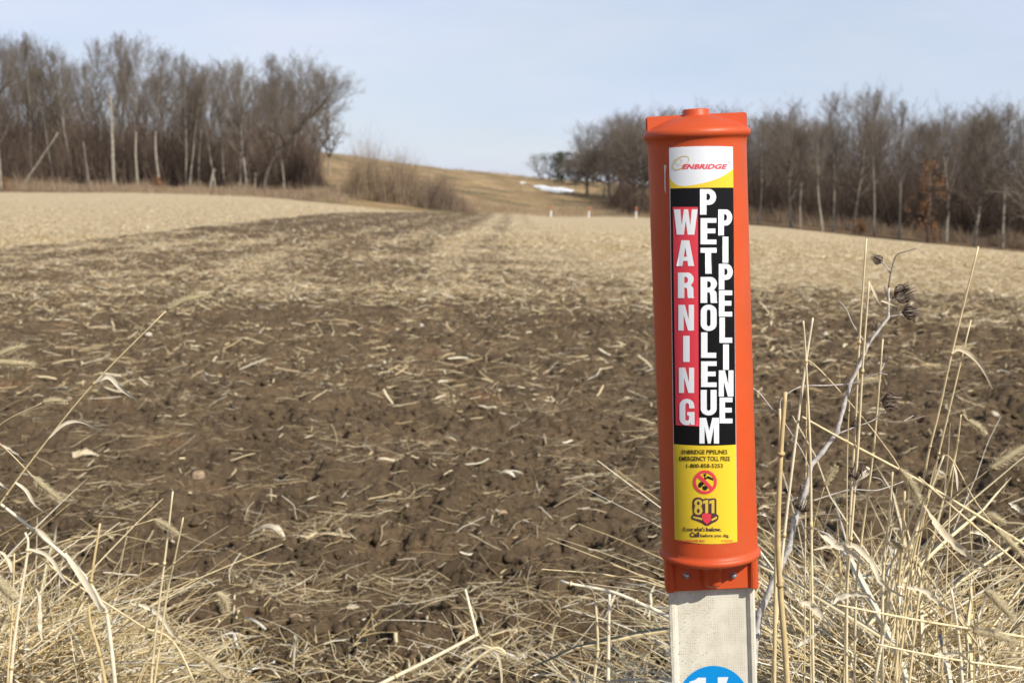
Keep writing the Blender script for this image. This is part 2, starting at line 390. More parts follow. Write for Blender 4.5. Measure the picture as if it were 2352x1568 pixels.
# ------------------------------------------------------------------ ground sheet
def build_ground():
    az = np.concatenate([np.arange(-180, -30, 5), np.linspace(-30, 30, 820), np.arange(35, 180, 5)])*PI/180
    r = [0.15, .4, .8, 1.3, 1.8]
    x = 2.2
    while x < 32: r.append(x); x *= 1.0023
    while x < 300: r.append(x); x *= 1.016
    while x < 2600: r.append(x); x *= 1.12
    r = np.array(r); nr, na = len(r), len(az)
    R, A = np.meshgrid(r, az, indexing='ij'); X = R*np.sin(A); Y = R*np.cos(A)
    xf, yf = X.ravel(), Y.ravel()
    Z = gz(xf, yf); s, o, wd, ti = zones(xf, yf)
    V = np.stack([xf, yf, Z], 1)
    i = np.arange(nr-1)[:, None]; j = np.arange(na)[None, :]; j2 = (j+1) % na
    F = np.stack([(i*na+j), (i*na+j2), ((i+1)*na+j2), ((i+1)*na+j)], -1).reshape(-1, 4)[:, ::-1]
    F = F.copy()
    o_ = mesh_obj('ground', V, F, M['ground'], None, True, {'zone': np.stack([s, o, wd, np.ones_like(s)], 1)})
    tag(o_, kind='structure')
build_ground()

# ------------------------------------------------------------------ scattered straw litter (stuff)
rs = np.random.default_rng(7)
def litter(name, label, n, r0, r1, lmin, lmax, wmin, wmax, bend, lift, acc, nseg=2, tri=False, spread=.46, tints=(0, 1), xfun=None):
    got = []; tot = 0
    while tot < n:
        m = int(n*2.5)+100
        u = rs.random(m); r = np.exp(np.log(r0)+u*np.log(r1/r0)) if r1/r0 > 2.5 else np.sqrt(r0*r0+u*(r1*r1-r0*r0))
        a = (rs.random(m)*2-1)*spread; x = r*np.sin(a); y = r*np.cos(a)
        s, o, wd, ti = zones(x, y); p = acc(x, y, s, o, ti)
        k = rs.random(m) < p; got.append(np.stack([x[k], y[k]], 1)); tot += int(k.sum())
    P = np.concatenate(got)[:n]; n = len(P)
    L = lmin+(lmax-lmin)*rs.random(n)**2.2; W = wmin+(wmax-wmin)*rs.random(n)**2.5
    yaw = rs.random(n)*2*PI; ox = np.cos(yaw); oy = np.sin(yaw)
    t = np.linspace(-.5, .5, nseg+1)
    bx = -oy; by = ox; bd = rs.normal(0, .10, n)*bend; kink = (rs.random(n) < .25)*rs.normal(0, .8, n)*bend
    cx = P[:, 0:1]+ox[:, None]*L[:, None]*t+bx[:, None]*(L*bd)[:, None]*(4*t*t)+bx[:, None]*(L*kink)[:, None]*np.abs(t)
    cy = P[:, 1:2]+oy[:, None]*L[:, None]*t+by[:, None]*(L*bd)[:, None]*(4*t*t)+by[:, None]*(L*kink)[:, None]*np.abs(t)
    zc = gz(cx.ravel(), cy.ravel()).reshape(cx.shape)
    zs = zc.max(1, keepdims=True)*.75+zc*.25
    tilt = rs.normal(0, 1, n)[:, None]*lift*L[:, None]
    cz = zs+W[:, None]*.35+tilt*t+np.abs(tilt)*.3+np.abs(rs.normal(0, .3, n))[:, None]*lift*L[:, None]
    T = rs.random(n)*(tints[1]-tints[0])+tints[0]
    tw = rs.random(n)*PI
    cxs, sxs = np.cos(tw), np.sin(tw)
    K = 3 if tri else 2
    V = np.zeros((n, nseg+1, K, 3)); tap = 1-.2*np.abs(2*t)**3
    for k in range(K):
        ang = 2*PI*k/3+tw if tri else tw*.6-.9+PI*k
        ca_, sa_ = np.cos(ang)[:, None], np.sin(ang)[:, None]; hw = (W/2)[:, None]*tap[None, :]
        V[:, :, k, 0] = cx+bx[:, None]*ca_*hw; V[:, :, k, 1] = cy+by[:, None]*ca_*hw; V[:, :, k, 2] = cz+sa_*hw
    base = (np.arange(n)*(nseg+1)*K)[:, None, None]; i = np.arange(nseg)[None, :, None]; k = np.arange(K if tri else 1)[None, None, :]
    k2 = (k+1) % K
    F = np.stack([base+i*K+k, base+i*K+k2, base+(i+1)*K+k2, base+(i+1)*K+k], -1).reshape(-1, 4)
    o = mesh_obj(name, V.reshape(-1, 3), F, M['straw'], None, tri, {'tint': np.repeat(T, (nseg+1)*K)})
    tag(o, label, 'straw', None, 'stuff'); return o
litter('straw_litter', 'fine pale straw and chaff scattered over the dark clods in front', 15000, 2.6, 11, .015, .18, .0008, .0036, .6, .2,
       lambda x, y, s, o, t: .10+1.0*sst(.0, .3, fbm(x*2.0, y*2.0, 77, 3))+.35*s, 4, True, tints=(.2, 1))
litter('corn_residue', 'broken pale stalk and husk pieces strewn over the tilled soil', 1300, 2.8, 14, .02, .17, .003, .014, .25, .10,
       lambda x, y, s, o, t: .3+.6*s, 4, True, tints=(.35, 1))
litter('straw_litter', 'thick straw cover across the middle of the tilled field', 120000, 7.0, 34, .03, .19, .003, .013, .6, .22,
       lambda x, y, s, o, t: np.clip(s*1.15, .03, 1)*(1-o)*(.22+.78*sst(8.5, 14.5, y)), 2, False, tints=(.15, 1))
litter('stubble_straw', 'pale cut stubble and straw covering the distant fields', 90000, 28, 120, .05, .20, .008, .022, .2, .3,
       lambda x, y, s, o, t: np.clip(s, .05, 1)*(1-o), 2, False, tints=(.2, 1))

def crumbs(name, label, n, r0, r1, s0, s1, seed):
    rg = np.random.default_rng(seed); u = rg.random(n*2); r = r0*(r1/r0)**u; a = (rg.random(n*2)*2-1)*.44; x = r*np.sin(a); y = r*np.cos(a)
    k = (fbm(x*2.2, y*2.2, 301, 4) > rg.normal(0, .22, n*2)); x = x[k][:n]; y = y[k][:n]; n = len(x)
    g = (1+5**.5)/2; IV = np.array([(-1,g,0),(1,g,0),(-1,-g,0),(1,-g,0),(0,-1,g),(0,1,g),(0,-1,-g),(0,1,-g),(g,0,-1),(g,0,1),(-g,0,-1),(-g,0,1)])/1.902
    IF = np.array([(0,11,5),(0,5,1),(0,1,7),(0,7,10),(0,10,11),(1,5,9),(5,11,4),(11,10,2),(10,7,6),(7,1,8),(3,9,4),(3,4,2),(3,2,6),(3,6,8),(3,8,9),(4,9,5),(2,4,11),(6,2,10),(8,6,7),(9,8,1)])
    sz = s0*(s1/s0)**(rg.random(n)**2.2); V = IV[None]*(1+rg.normal(0, .20, (n, 12, 1)))*sz[:, None, None]*np.stack([rg.uniform(.8, 1.4, n), rg.uniform(.7, 1.1, n), rg.uniform(.5, .85, n)], 1)[:, None, :]
    q = rg.random(n)*6.28; c, s = np.cos(q)[:, None], np.sin(q)[:, None]; X = V[:, :, 0]*c-V[:, :, 1]*s; Y = V[:, :, 0]*s+V[:, :, 1]*c
    P = np.stack([X+x[:, None], Y+y[:, None], V[:, :, 2]+(gz(x, y)+sz*.18)[:, None]], -1).reshape(-1, 3)
    F = (IF[None]+(np.arange(n)*12)[:, None, None]).reshape(-1, 3)
    z = np.zeros((len(P), 4)); z[:, 3] = 1
    tag(mesh_obj(name, P, F, M['ground'], None, True, {'zone': z}), label, 'soil', None, 'stuff')
crumbs('soil_crumbs', 'loose brown soil crumbs and small clods over the tilled ground', 26000, 2.5, 12, .003, .024, 5)
# ------------------------------------------------------------------ the pipeline marker in front
YP = 1.42
A1 = at(1599.5, 307, YP); A2 = at(1630.5, 1268, YP)
ax = (A1-A2).normalized()                                   # up along the post
e1 = Vector((1, 0, 0)); e1 = (e1-ax*e1.dot(ax)).normalized(); e2 = e1.cross(ax).normalized()   # e2 points away or to camera
if e2.y > 0: e2 = -e2                                       # e2 towards the camera
def hp(py):
    """height along the axis (from A2) of the axis point seen at picture row py"""
    lo, hi = -1.5, 1.0
    for _ in range(50):
        m = (lo+hi)/2; p = A2+ax*m-CAM; f = p.y*ct-p.z*st_; v = (p.y*st_+p.z*ct)/f; y = PH/2-v*FPX
        if y > py: lo = m
        else: hi = m
    return lo
K = (A2-CAM).dot(Vector((0, ct, -st_)))/FPX*1.0            # metres per picture px near the lower ring
K = (K+(A1-CAM).dot(Vector((0, ct, -st_)))/FPX)/2
RT = 110.5*K
base_h = -(A2.z)/ax.z
BASE = A2+ax*base_h
def PT(x, f, h): return A2+e1*x+e2*f+ax*h                   # right, front, up
marker = empty('pipeline_marker', BASE, 'orange tube marker with warning sticker on a white flat post, large in front', 'marker')
def lathe(prof, n=72):
    v = []; f = []
    for (h, r) in prof:
        for k in range(n):
            a = 2*PI*k/n; s2 = math.sin(a)*r*(1+1.0*max(0, min(1, (hb-.010-h)/.004))*(math.sin(a) > 0)); v.append(PT(math.cos(a)*r, s2, h))
    for i in range(len(prof)-1):
        for k in range(n): f.append((i*n+k, i*n+(k+1) % n, (i+1)*n+(k+1) % n, (i+1)*n+k))
    f.append(tuple(reversed(range(n)))); b = (len(prof)-1)*n; f.append(tuple(b+k for k in range(n)))
    return v, f
def arcp(hc, rc, rad, a0, a1, n=8): return [(hc+rad*math.sin(math.radians(a0+(a1-a0)*i/n)), rc+rad*math.cos(math.radians(a0+(a1-a0)*i/n))) for i in range(n+1)]
hb = hp(1266); htop = hp(309)
prof = []
# bottom nub, funnel, lower bead, wall, upper bead, dome, top nub
hn = hp(1341)
prof += [(hn-.000, .001), (hn, .006), (hn+.002, .0105), (hn+.006, .0128)]
prof += [(hb-.018, .0136), (hb-.0125, .018), (hb-.0095, .030), (hb-.0065, .045)]
prof += arcp(hb, RT-3.0*K, 9.5*K, -70, 72)
prof += [(hb+.0085, RT+.6*K), (hb+.0125, RT)]
for i in range(1, 12): prof.append((hb+.0125+(htop-hb-.027)*i/12, RT))
prof += [(htop-.0140, RT), (htop-.0085, RT+.8*K)]
prof += arcp(htop, RT-2.5*K, 12.5*K, -65, 80)
r0 = 112*K; hd0 = htop+.006; hd1 = hp(267)
for i in range(1, 9):
    q_ = r0+(32*K-r0)*i/8; prof.append((hd0+(hd1-hd0)*(1-((q_-32*K)/(r0-32*K))**1.5), q_))
hN = hp(251)
prof += [(hd1+.0015, 30.5*K), (hN-.0016, 30*K), (hN-.0005, 29*K), (hN, 27.5*K), (hN, .002)]
v, f = lathe(prof)
sleeve = mesh_obj('sleeve', [p-BASE for p in v], f, M['orange'], marker)
def prism(pts2, h0, h1, name, material, bevel=.0012, parent=marker):
    """extrude a right/front outline between two heights"""
    n = len(pts2); v = [PT(x, q, h0)-BASE for x, q in pts2]+[PT(x, q, h1)-BASE for x, q in pts2]
    f = [tuple(range(n)), tuple(reversed(range(n, 2*n)))]+[(i+n, (i+1) % n+n, (i+1) % n, i) for i in range(n)]
    o = mesh_obj(name, v, f, material, parent, False)
    bm = bmesh.new(); bm.from_mesh(o.data); bmesh.ops.recalc_face_normals(bm, faces=bm.faces)
    if bevel: bmesh.ops.bevel(bm, geom=[e for e in bm.edges], offset=bevel, segments=2, affect='EDGES', clamp_overlap=True)
    bm.to_mesh(o.data); bm.free()
    return o
# the flat wings pinched across the top
T_ = .0042
wg = prism([(-113.5*K, -T_), (113.5*K, -T_), (113.5*K, T_), (-113.5*K, T_)], htop-.002, hp(263.5), 'top_flange', M['orange'], .0014)
# lower flange folded over the post
hfl = hp(1347.5)
w2 = 107*K; w1 = 85*K; fr = .0100
o = prism([(-w2, -.008), (w2, -.008), (w2, fr+.003), (w2-.003, fr+.0048), (w1+.003, fr+.0045), (w1, fr), (-w1, fr), (-w1-.003, fr+.0045), (-w2+.003, fr+.0048), (-w2, fr+.003)],
          hfl, hb-.004, 'post_flange', M['orange'], .0007)
# bolts
def bolt(px, py):
    d = ray(px, py); n_ = e2; q = PT(0, fr, 0); t = (q-CAM).dot(n_)/d.dot(n_); p = CAM+d*t
    bm = MB(); bm.tube([p-n_*.002, p+n_*.0012], .0038, 20)
    bm.tube([p+n_*.0012, p+n_*.0040, p+n_*.0048], [.0026, .0026, .0019], 16)
    bm.build('bolt', M['steel'], marker, BASE)
bolt(1577, 1320.5); bolt(1684.5, 1320)
# the post itself: a flat panel with raised lips along both edges
pw = 100*K; q0 = .0005
post_sec = [(-pw, -.0045), (pw, -.0045), (pw+.0005, q0+.0020), (pw-.0018, q0+.0046), (pw-.0052, q0+.0046), (pw-.0074, q0+.0022), (pw-.0082, q0), (0, q0-.0003),
            (-pw+.0090, q0), (-pw+.0062, q0+.0022), (-pw+.0030, q0+.0030), (-pw, q0+.0022)]
def build_post():
    hs = np.linspace(base_h-.25, hp(1338), 260); v = []; f = []; n = len(post_sec)
    rg = random.Random(4)
    for i, h in enumerate(hs):
        for k, (x, q) in enumerate(post_sec):
            if k in (11, 0): x += .0009*float(perlin(np.array(h*110.), np.array(3.1), 5))+.0006*float(perlin(np.array(h*420.), np.array(k*.2), 6))
            v.append(PT(x, q, h)-BASE)
    for i in range(len(hs)-1):
        for k in range(n): f.append((i*n+k, i*n+(k+1) % n, (i+1)*n+(k+1) % n, (i+1)*n+k))
    f.append(tuple(reversed(range(n)))); f.append(tuple((len(hs)-1)*n+k for k in range(n)))
    o = mesh_obj('post', v, f, M['woven'], marker, False)
    bm = bmesh.new(); bm.from_mesh(o.data); bmesh.ops.recalc_face_normals(bm, faces=bm.faces); bm.to_mesh(o.data); bm.free()
build_post()
# --- flat artwork: outlines in picture px are carried onto the tube or the post face
def loops_mesh(loops):
    cu = bpy.data.curves.new('tmp', 'CURVE'); cu.dimensions = '2D'; cu.fill_mode = 'BOTH'
    for lp in loops:
        s = cu.splines.new('POLY'); s.points.add(len(lp)-1)
        for i, (x, y) in enumerate(lp): s.points[i].co = (x/20, -y/20, 0, 1)
        s.use_cyclic_u = True
    return curve_mesh(cu)
def curve_mesh(cu):
    o = bpy.data.objects.new('tmp', cu); C.objects.link(o); dg = bpy.context.evaluated_depsgraph_get()
    me = o.evaluated_get(dg).to_mesh(); vs = [(v.co.x*20, -v.co.y*20) for v in me.vertices]; fs = [tuple(p.vertices) for p in me.polygons]
    o.evaluated_get(dg).to_mesh_clear(); bpy.data.objects.remove(o); bpy.data.curves.remove(cu)
    return vs, fs
def on_tube(px, py, off):
    d = ray(px, py); R_ = RT+off; o_ = CAM-A2
    dp = d-ax*d.dot(ax); op = o_-ax*o_.dot(ax)
    a = dp.dot(dp); b = 2*dp.dot(op); c = op.dot(op)-R_*R_; D = b*b-4*a*c
    t = (-b-math.sqrt(max(D, 0)))/(2*a); return CAM+d*t
def on_post(px, py, off):
    d = ray(px, py); q = PT(0, q0+off, 0); return CAM+d*((q-CAM).dot(e2)/d.dot(e2))
def art(name, parts, off, material, parent, fn=on_tube, step=6):
    bm = bmesh.new()
    for vs, fs in parts:
        vv = [bm.verts.new((x, y, 0)) for x, y in vs]
        for f_ in fs:
            try: bm.faces.new([vv[i] for i in f_])
            except ValueError: pass
    xs = [v.co.x for v in bm.verts]; ys = [v.co.y for v in bm.verts]
    if fn is on_tube:
        x = math.ceil(min(xs)/step)*step
        while x < max(xs):
            bmesh.ops.bisect_plane(bm, geom=bm.verts[:]+bm.edges[:]+bm.faces[:], plane_co=(x, 0, 0), plane_no=(1, 0, 0)); x += step
    for v in bm.verts: v.co = fn(v.co.x, v.co.y, off)-BASE
    for f_ in bm.faces:
        f_.normal_update()
        if f_.normal.dot(e2) < 0: f_.normal_flip()
        f_.smooth = True
    me = bpy.data.meshes.new(name); bm.to_mesh(me); bm.free(); me.materials.append(material)
    o = bpy.data.objects.new(name, me); C.objects.link(o); o.parent = parent; return o
def mapf(ox, oy, s): return lambda pts: [(ox+s*x, oy+s*y) for x, y in pts]
c1 = mapf(1451.6, 220.5, .293); c3 = mapf(1506.75, 1001.4, .1641)
def dens(pts, n=8):
    o = []
    for i in range(len(pts)):
        a = pts[i]; b = pts[(i+1) % len(pts)]
        for k in range(n): o.append((a[0]+(b[0]-a[0])*k/n, a[1]+(b[1]-a[1])*k/n))
    return o
def quad_curve(a, m, b, n=10):
    c = (2*m[0]-(a[0]+b[0])/2, 2*m[1]-(a[1]+b[1])/2)
    return [((1-t)**2*a[0]+2*t*(1-t)*c[0]+t*t*b[0], (1-t)**2*a[1]+2*t*(1-t)*c[1]+t*t*b[1]) for t in [i/n for i in range(n+1)]]
TLc, TRc = (1536.6, 339.5), (1683.2, 337.2); YL, YR = (1539.5, 433), (1684.4, 431); BLk, BRk = (1547.6, 1019.3), (1690.2, 1020.6); BL, BR = (1549.7, 1238), (1693.4, 1243.6)
top_e = quad_curve(TLc, (1610, 336), TRc); mid_e = quad_curve(YL, (1612, 431.3), YR); blk_e = quad_curve(BLk, (1618, 1023), BRk); bot_e = quad_curve(BL, (1622, 1248.5), BR)
L_ = lambda a, b, n=10: [(a[0]+(b[0]-a[0])*i/n, a[1]+(b[1]-a[1])*i/n) for i in range(n+1)]
lab = art('warning_sticker', [loops_mesh([top_e+L_(TRc, BR, 30)[1:]+list(reversed(bot_e))[1:]+L_(BL, TLc, 30)[1:-1]])], .0003, M['white'], marker)
sw = c1([(293, 630), (300, 648), (312, 667), (330, 684), (355, 698), (385, 706), (420, 706), (470, 700), (540, 687), (610, 670), (680, 645), (740, 612), (793, 573)])
art('yellow_swoosh', [loops_mesh([sw+list(reversed(mid_e))])], .0005, M['yellow'], lab)
art('yellow_panel', [loops_mesh([blk_e+L_(BRk, BR, 8)[1:]+list(reversed(bot_e))[1:]+L_(BL, BLk, 8)[1:-1]])], .0005, M['yellow'], lab)
art('black_panel', [loops_mesh([mid_e+L_(YR, BRk, 30)[1:]+list(reversed(blk_e))[1:]+L_(BLk, YL, 30)[1:-1]])], .00055, M['black'], lab)
art('red_panel', [loops_mesh([L_((1545.2, 475.5), (1603, 475.5), 4)+L_((1603, 475.5), (1605.3, 978.5), 20)[1:]+L_((1605.3, 978.5), (1552, 976), 4)[1:]+L_((1552, 976), (1545.2, 475.5), 20)[1:-1]])], .0008, M['red'], lab)
# heavy block letters on a unit box, y up
def arc(cx, cy, rx, ry, a0, a1, n=10): return [(cx+rx*math.cos(math.radians(a0+(a1-a0)*i/n)), cy+ry*math.sin(math.radians(a0+(a1-a0)*i/n))) for i in range(n+1)]
s_ = .37
GL = {
 'I': [[(0, 0), (0, 1), (1, 1), (1, 0)]],
 'L': [[(0, 0), (0, 1), (.42, 1), (.42, .2), (1, .2), (1, 0)]],
 'E': [[(0, 0), (0, 1), (1, 1), (1, .82), (.42, .82), (.42, .6), (.94, .6), (.94, .42), (.42, .42), (.42, .18), (1, .18), (1, 0)]],
 'T': [[(.3, 0), (.3, .81), (0, .81), (0, 1), (1, 1), (1, .81), (.7, .81), (.7, 0)]],
 'N': [[(0, 0), (0, 1), (.42, 1), (.66, .42), (.66, 1), (1, 1), (1, 0), (.62, 0), (.34, .6), (.34, 0)]],
 'M': [[(0, 0), (0, 1), (.34, 1), (.5, .5), (.66, 1), (1, 1), (1, 0), (.74, 0), (.74, .66), (.57, 0), (.43, 0), (.26, .66), (.26, 0)]],
 'W': [[(.12, 0), (0, 1), (.27, 1), (.33, .36), (.42, 1), (.6, 1), (.69, .36), (.75, 1), (1, 1), (.86, 0), (.58, 0), (.5, .55), (.42, 0)]],
 'A': [[(0, 0), (.27, 1), (.72, 1), (1, 0), (.66, 0), (.62, .2), (.37, .2), (.33, 0)], [(.41, .36), (.58, .36), (.495, .74)]],
 'P': [[(0, 0), (0, 1), (.55, 1)]+arc(.55, .69, .45, .31, 80, -80)+[(.55, .38), (.4, .38), (.4, 0)], [(.4, .57), (.4, .82), (.5, .82)]+arc(.5, .695, .13, .125, 80, -80)+[(.5, .57)]],
 'R': [[(0, 0), (0, 1), (.58, 1)]+arc(.58, .74, .40, .26, 80, -40)+[(.80, .50)]+arc(.70, .36, .26, .13, 50, 0, 4)+[(.97, .08), (1, .03), (1, 0), (.62, 0), (.60, .06), (.58, .32), (.54, .4), (.4, .41), (.4, 0)],
       [(.4, .59), (.4, .83), (.5, .83)]+arc(.5, .71, .12, .12, 80, -80)+[(.5, .59)]],
 'O': [arc(.5, .74, .5, .26, 0, 180)+arc(.5, .26, .5, .26, 180, 360), arc(.5, .72, .12, .1, 0, 180)+arc(.5, .28, .12, .1, 180, 360)],
 'U': [[(0, 1)]+arc(.5, .26, .5, .26, 180, 360)+[(1, 1), (.62, 1)]+arc(.5, .28, .12, .1, 360, 180)+[(.38, 1)]],
 'G': [arc(.5, .74, .48, .26, 8, 180)+arc(.48, .26, .46, .26, 180, 292, 10)+[(.74, .1), (.76, .01), (1, .01), (1, .5), (.52, .5), (.52, .36), (.64, .36), (.64, .27)]+arc(.52, .25, .12, .08, 0, -180)+arc(.52, .75, .12, .09, 180, 0)+[(.64, .64), (1, .64)]],
}
def glyph(ch, x0, x1, y0, y1, skew=0):
    return loops_mesh([[(x0+x*(x1-x0)+skew*(y-.5), y1-y*(y1-y0)) for x, y in lp] for lp in GL[ch]])
red_l = [('W',1547.8,1602.4,481,539),('A',1554,1594.5,552,611),('R',1557,1594,626,684.5),('N',1558,1594,700,759),('I',1569,1584,771,831),('N',1559.3,1594.3,844,902),('G',1560,1595.2,915.5,976)]
mid_l = [('P',1608,1645,434.5,493),('E',1609,1645.5,501,561),('T',1609,1645.7,569,628.5),('R',1609,1647.5,636,695.5),('O',1609.5,1646,699.5,760),('L',1610.3,1645,763,821.5),('E',1610.3,1646,829.5,888.5),('U',1609.5,1646,895,953.5),('M',1606.5,1651.6,959,1018)]
rt_l = [('P',1650,1681.7,481.3,540.5),('I',1659.6,1673,543.7,603.5),('P',1651,1683,606,665),('E',1651.3,1681.7,667,726.7),('L',1652.5,1681.7,728.7,787),('I',1661,1674.2,790.7,849),('N',1651,1684.6,850.3,910),('E',1652.8,1682.4,912.5,971.5)]
for lst in (red_l, mid_l, rt_l): art('lettering', [glyph(*g) for g in lst], .0011, M['letter'], lab)
def text2(body, x0, x1, y0, y1, bold=.02, shear=0):
    cu = bpy.data.curves.new('tmp', 'FONT'); cu.body = body; cu.fill_mode = 'FRONT'; cu.offset = bold; cu.shear = shear; cu.space_character = 1.02; cu.resolution_u = 3
    vs, fs = curve_mesh(cu)
    ax_ = min(v[0] for v in vs); bx_ = max(v[0] for v in vs); ay_ = min(v[1] for v in vs); by_ = max(v[1] for v in vs)
    return [(x0+(x-ax_)/(bx_-ax_)*(x1-x0), y0+(y-ay_)/(by_-ay_)*(y1-y0)) for x, y in vs], fs
def tbox(f, x0, y0, x1, y1): a = f([(x0, y0), (x1, y1)]); return a[0][0], a[1][0], a[0][1], a[1][1]
art('name_lettering', [text2('ENBRIDGE', *tbox(c1, 389, 534, 750, 573), .035, .3), text2('®', *tbox(c1, 756, 512, 770, 528), .0)], .0006, M['red'], lab)
def band(pts, wid):
    """closed ribbon outline around a polyline with per-point width"""
    l = []; r = []
    for i, p in enumerate(pts):
        a = pts[max(i-1, 0)]; b = pts[min(i+1, len(pts)-1)]; dx, dy = b[0]-a[0], b[1]-a[1]; q = math.hypot(dx, dy) or 1
        l.append((p[0]-dy/q*wid[i]/2, p[1]+dx/q*wid[i]/2)); r.append((p[0]+dy/q*wid[i]/2, p[1]-dx/q*wid[i]/2))
    n = len(pts); return l+r, [(i, i+1, n+i+1, n+i) for i in range(n-1)]
def swirl():
    o = []
    # outer sweep: open loop from the right end of the tail, round the left, over the top and back in
    P = spline([(392, 566, 0), (350, 578, 0), (322, 560, 0), (330, 520, 0), (372, 482, 0), (425, 472, 0), (448, 492, 0), (430, 528, 0), (385, 548, 0), (345, 545, 0)], 6)
    n = len(P); o.append(band(c1([(p.x, p.y) for p in P]), [(.6+2.4*(1-abs(i/n-.12)*1.2 if i/n < .9 else .0)*.6 if i/n < .9 else .5) for i in range(n)]))
    P = spline([(322, 512, 0), (350, 492, 0), (385, 498, 0), (388, 520, 0), (365, 535, 0), (345, 530, 0), (345, 515, 0), (362, 508, 0)], 6)
    n = len(P); o.append(band(c1([(p.x, p.y) for p in P]), [.9]*n))
    return o
art('swirl_emblem', swirl(), .00058, M['gold'], lab)
art('notice_lettering', [text2('ENBRIDGE PIPELINES', *tbox(c3, 358, 190, 1000, 252), .02), text2('EMERGENCY TOLL FREE', *tbox(c3, 323, 282, 1037, 347), .02),
     text2('1-800-858-5253', *tbox(c3, 425, 385, 935, 442), .018)], .0008, M['ink'], lab)
art('slogan_lettering', [text2("Know what's", *tbox(c3, 378, 1266, 683, 1330), .025), text2('below.', *tbox(c3, 700, 1273, 917, 1332), .045),
     text2('Call', *tbox(c3, 473, 1340, 606, 1412), .045), text2('before you dig.', *tbox(c3, 622, 1366, 1026, 1424), .025)], .0008, M['brown'], lab)
art('maker_lettering', [text2('© CARSONITE 2013', *tbox(c3, 335, 1446, 680, 1482), .02), text2('1722702', *tbox(c3, 918, 1452, 1077, 1480), .02)], .0008, M['red'], lab)
def circ(cx, cy, r, n=48, a0=0, a1=360): return [(cx+r*math.cos(math.radians(a0+(a1-a0)*i/n)), cy+r*math.sin(math.radians(a0+(a1-a0)*i/n))) for i in range(n)]
ring = loops_mesh([c3(circ(687, 640, 166)), c3(circ(687, 640, 128))])
art('prohibition_ring', [ring, loops_mesh([c3([(575, 562), (609, 530), (800, 718), (764, 750)])])], .00105, M['red'], lab)
shv = [[(662, 530), (690, 524), (706, 532), (702, 550), (690, 562), (688, 585), (712, 562), (735, 555), (795, 590), (802, 620), (722, 588), (690, 612), (676, 598), (676, 560), (664, 545)],
       [(600, 655), (625, 636), (660, 645), (672, 672), (650, 690), (628, 718), (594, 712), (590, 680)], [(650, 700), (680, 690), (716, 705), (722, 735), (700, 756), (672, 757), (650, 735)]]
art('shovel_pictogram', [loops_mesh([c3(s)]) for s in shv], .0008, M['ink'], lab)
blob = [(575, 852), (620, 858), (660, 880), (700, 866), (740, 875), (780, 866), (830, 866), (846, 885), (846, 1085), (878, 1110), (872, 1160), (845, 1190), (790, 1215), (735, 1250), (690, 1250), (640, 1215), (560, 1180), (500, 1160), (493, 1120), (520, 1085), (508, 1000), (512, 900), (535, 865)]
art('number_emblem', [loops_mesh([c3(blob)])], .0008, M['brown'], lab)
e8 = [circ(592, 942, 1, 24), ]
def ell(cx, cy, rx, ry, n=24): return [(cx+rx*math.cos(2*PI*i/n), cy+ry*math.sin(2*PI*i/n)) for i in range(n)]
def eight():
    o = ell(592, 936, 58, 54, 40); 
    return [loops_mesh([c3([(x, y) for x, y in arc(592, 935, 56, 54, 50, -230, 20)]+[(x, y) for x, y in arc(590, 1040, 60, 58, 230-360+0, -410, 1)[:0]]+[(540, 985)]+[(x, y) for x, y in arc(592, 1040, 60, 58, 215, -35, 20)]+[(642, 990)]),
                       c3(ell(592, 936, 20, 26)), c3(ell(592, 1042, 20, 30))])]
one = lambda dx: loops_mesh([c3([(658+dx, 905), (708+dx, 888), (730+dx, 888), (730+dx, 1075), (690+dx, 1075), (690+dx, 935), (658+dx, 945)])])
art('number_811', eight()+[one(0), one(88), loops_mesh([c3([(518, 1118), (640, 1142), (650, 1175), (518, 1140)])]), loops_mesh([c3([(775, 1160), (850, 1118), (854, 1150), (780, 1185)])])], .00105, M['gold'], lab)
art('shovel_blade', [loops_mesh([c3([(640, 1092), (690, 1072), (775, 1092), (768, 1175), (735, 1215), (705, 1228), (665, 1190), (645, 1140)])])], .0013, M['red'], lab)
art('scratch', [loops_mesh([c1([(252, 542), (268, 543), (262, 620), (264, 770), (256, 735), (254, 650)])])], .0002, M['scratch'], marker)
rsk = art('round_sticker', [loops_mesh([circ(1639, 1610, 82, 64)])], .0004, M['blue'], marker, on_post)
c4 = mapf(1488.4, 1222, .2209)
art('numeral', [loops_mesh([c4([(430, 1568), (430, 1552), (490, 1532), (520, 1508), (602, 1508), (602, 1900), (520, 1900), (520, 1570)])]), loops_mesh([c4([(725, 1504), (836, 1502), (790, 1640), (725, 1640)])])], .0007, M['white'], rsk, on_post)

# ------------------------------------------------------------------ small distant markers
def small_marker(px, pyb, h, label, lean):
    x, y, z = hit(px, pyb)
    e = empty('pipeline_marker', (x, y, z-.02), label, 'marker', 'distant marker posts in a row at the field edge')
    m = MB(); d = Vector((lean, 0, 1)).normalized()
    a = MB(); a.box(d*(h*.31), Vector((.06, 0, 0)), Vector((0, .02, 0)), d*(h*.31)); a.build('post', M['white'], e, None, False)
    b_ = MB(); b_.tube([d*h*.62, d*h*.63, d*h*.97, d*h], [.06, .075, .075, .04], 12); b_.build('sleeve', M['faded_orange'], e)
small_marker(1265, 498, 1.0, 'leftmost tiny white and orange post of the three on the far field edge', .08)
small_marker(1352, 500, 1.05, 'middle tiny white and orange post of the three on the far field edge', .10)
small_marker(1461, 501, 1.1, 'tiny white and orange post nearest the big orange marker', .0)

